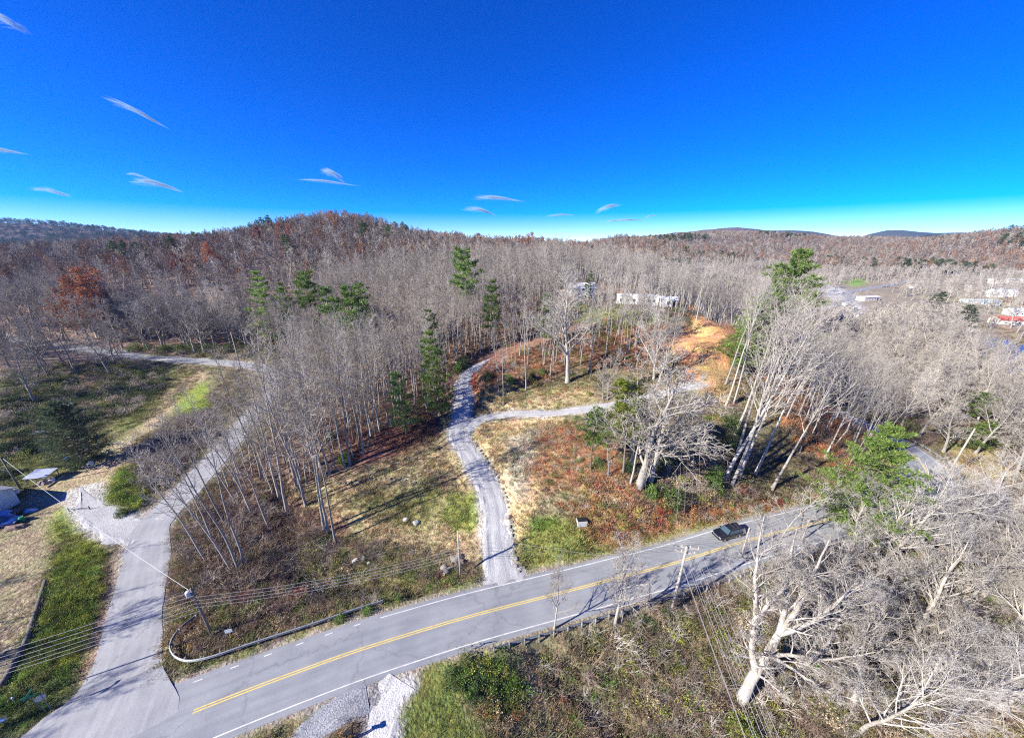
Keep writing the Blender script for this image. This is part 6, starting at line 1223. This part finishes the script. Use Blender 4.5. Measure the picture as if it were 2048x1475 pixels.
# ------------------------------------------------------------------ cirrus wisps: bundles of long ice-crystal filaments, 9 km off
def cloud_mat():
    m = bpy.data.materials.new('cirrus_ice'); m.use_nodes = True; n, l = m.node_tree.nodes, m.node_tree.links; n.remove(n['Principled BSDF'])
    d = n.new('ShaderNodeBsdfDiffuse'); d.inputs['Color'].default_value = (.72, .88, 1, 1); t = n.new('ShaderNodeBsdfTranslucent'); t.inputs['Color'].default_value = (.72, .88, 1, 1); tr = n.new('ShaderNodeBsdfTransparent')
    a = n.new('ShaderNodeMixShader'); l.new(d.outputs[0], a.inputs[1]); l.new(t.outputs[0], a.inputs[2]); b = n.new('ShaderNodeMixShader'); b.inputs[0].default_value = .05; l.new(tr.outputs[0], b.inputs[1]); l.new(a.outputs[0], b.inputs[2]); l.new(b.outputs[0], n['Material Output'].inputs['Surface']); return m
M_CIR = cloud_mat(); gc_ = np.random.default_rng(5)
for (xa, ya, xb, yb, th, lab) in [(212,198,328,250,7,'slanting feathered wisp high over the left hill'),(268,362,362,380,9,'bright short wisp low over the left hill'),(66,378,140,391,6,'faint wisp beside the bright short one'),(-60,300,46,304,8,'flat wisp running out of the sky edge'),(600,360,708,369,4,'long thin streak above the hill crest'),(645,342,685,358,9,'tiny puff above the long thin streak'),(950,396,1044,400,6,'flat pale wisp over the middle ridge'),(930,418,990,427,7,'ragged small wisp under the flat pale one'),(1195,424,1238,408,7,'short rising wisp over the homes'),(1205,444,1290,439,4,'thin level streak over the homes'),(1290,436,1312,430,3,'tiny dash beside the thin level streak'),(1092,433,1150,429,3,'faint streak left of the rising wisp'),(-20,30,46,60,12,'broad faint wisp in the upper sky'),(255,348,300,357,4,'faint thread above the bright short wisp')]:
    D = 9000.; pa = ray(xa, ya) * D + np.array([0, 0, CAMZ]); pb = ray(xb, yb) * D + np.array([0, 0, CAMZ]); o = pa.copy(); ax = pb - pa; L = np.linalg.norm(ax); n = 110; sc = D / FPX; P = np.empty((n, 6, 3)); R = np.empty((n, 6))
    e1 = nrm(np.cross(ax, [0, 1., 0])[None])[0]; e2 = nrm(np.cross(ax, e1)[None])[0]
    for k in range(n):
        c = gc_.beta(2.2, 2.2); ln = gc_.uniform(.15, .5); o1, o2 = gc_.normal(size=2) * th * sc * .33; t = np.linspace(c - ln / 2, c + ln / 2, 6); taper = np.sin(np.clip(c, .02, .98) * math.pi)
        P[k] = ax[None] * t[:, None] + e1[None] * (o1 * taper + th * sc * .5 * np.sin(t * 4 + o1 * .01))[:, None] + e2[None] * (o2 * taper * 3); R[k] = th * sc * gc_.uniform(.10, .26) * np.array([.05, .7, 1, .9, .6, .05])
    V, q = tubes(P, R, 6); c = tag(obj('cirrus_cloud', mk('cirrus_cloud', V, [q], M_CIR, True), None, o), lab, 'cloud'); c['kind'] = 'stuff'

# ------------------------------------------------------------------ haze in the air
hz = bpy.data.materials.new('haze'); hz.use_nodes = True; hn, hl = hz.node_tree.nodes, hz.node_tree.links; hn.remove(hn['Principled BSDF']); pv = hn.new('ShaderNodeVolumePrincipled')
pv.inputs['Color'].default_value = (.24, .50, 1.0, 1); pv.inputs['Density'].default_value = 5e-5; pv.inputs['Anisotropy'].default_value = .2; hl.new(pv.outputs[0], hn['Material Output'].inputs['Volume'])
hb = MB().box((1500, 3050, 138), (15400, 7100, 300)).build('haze', hz); tag(hb, 'thin blue haze in the air', None, kind='stuff')
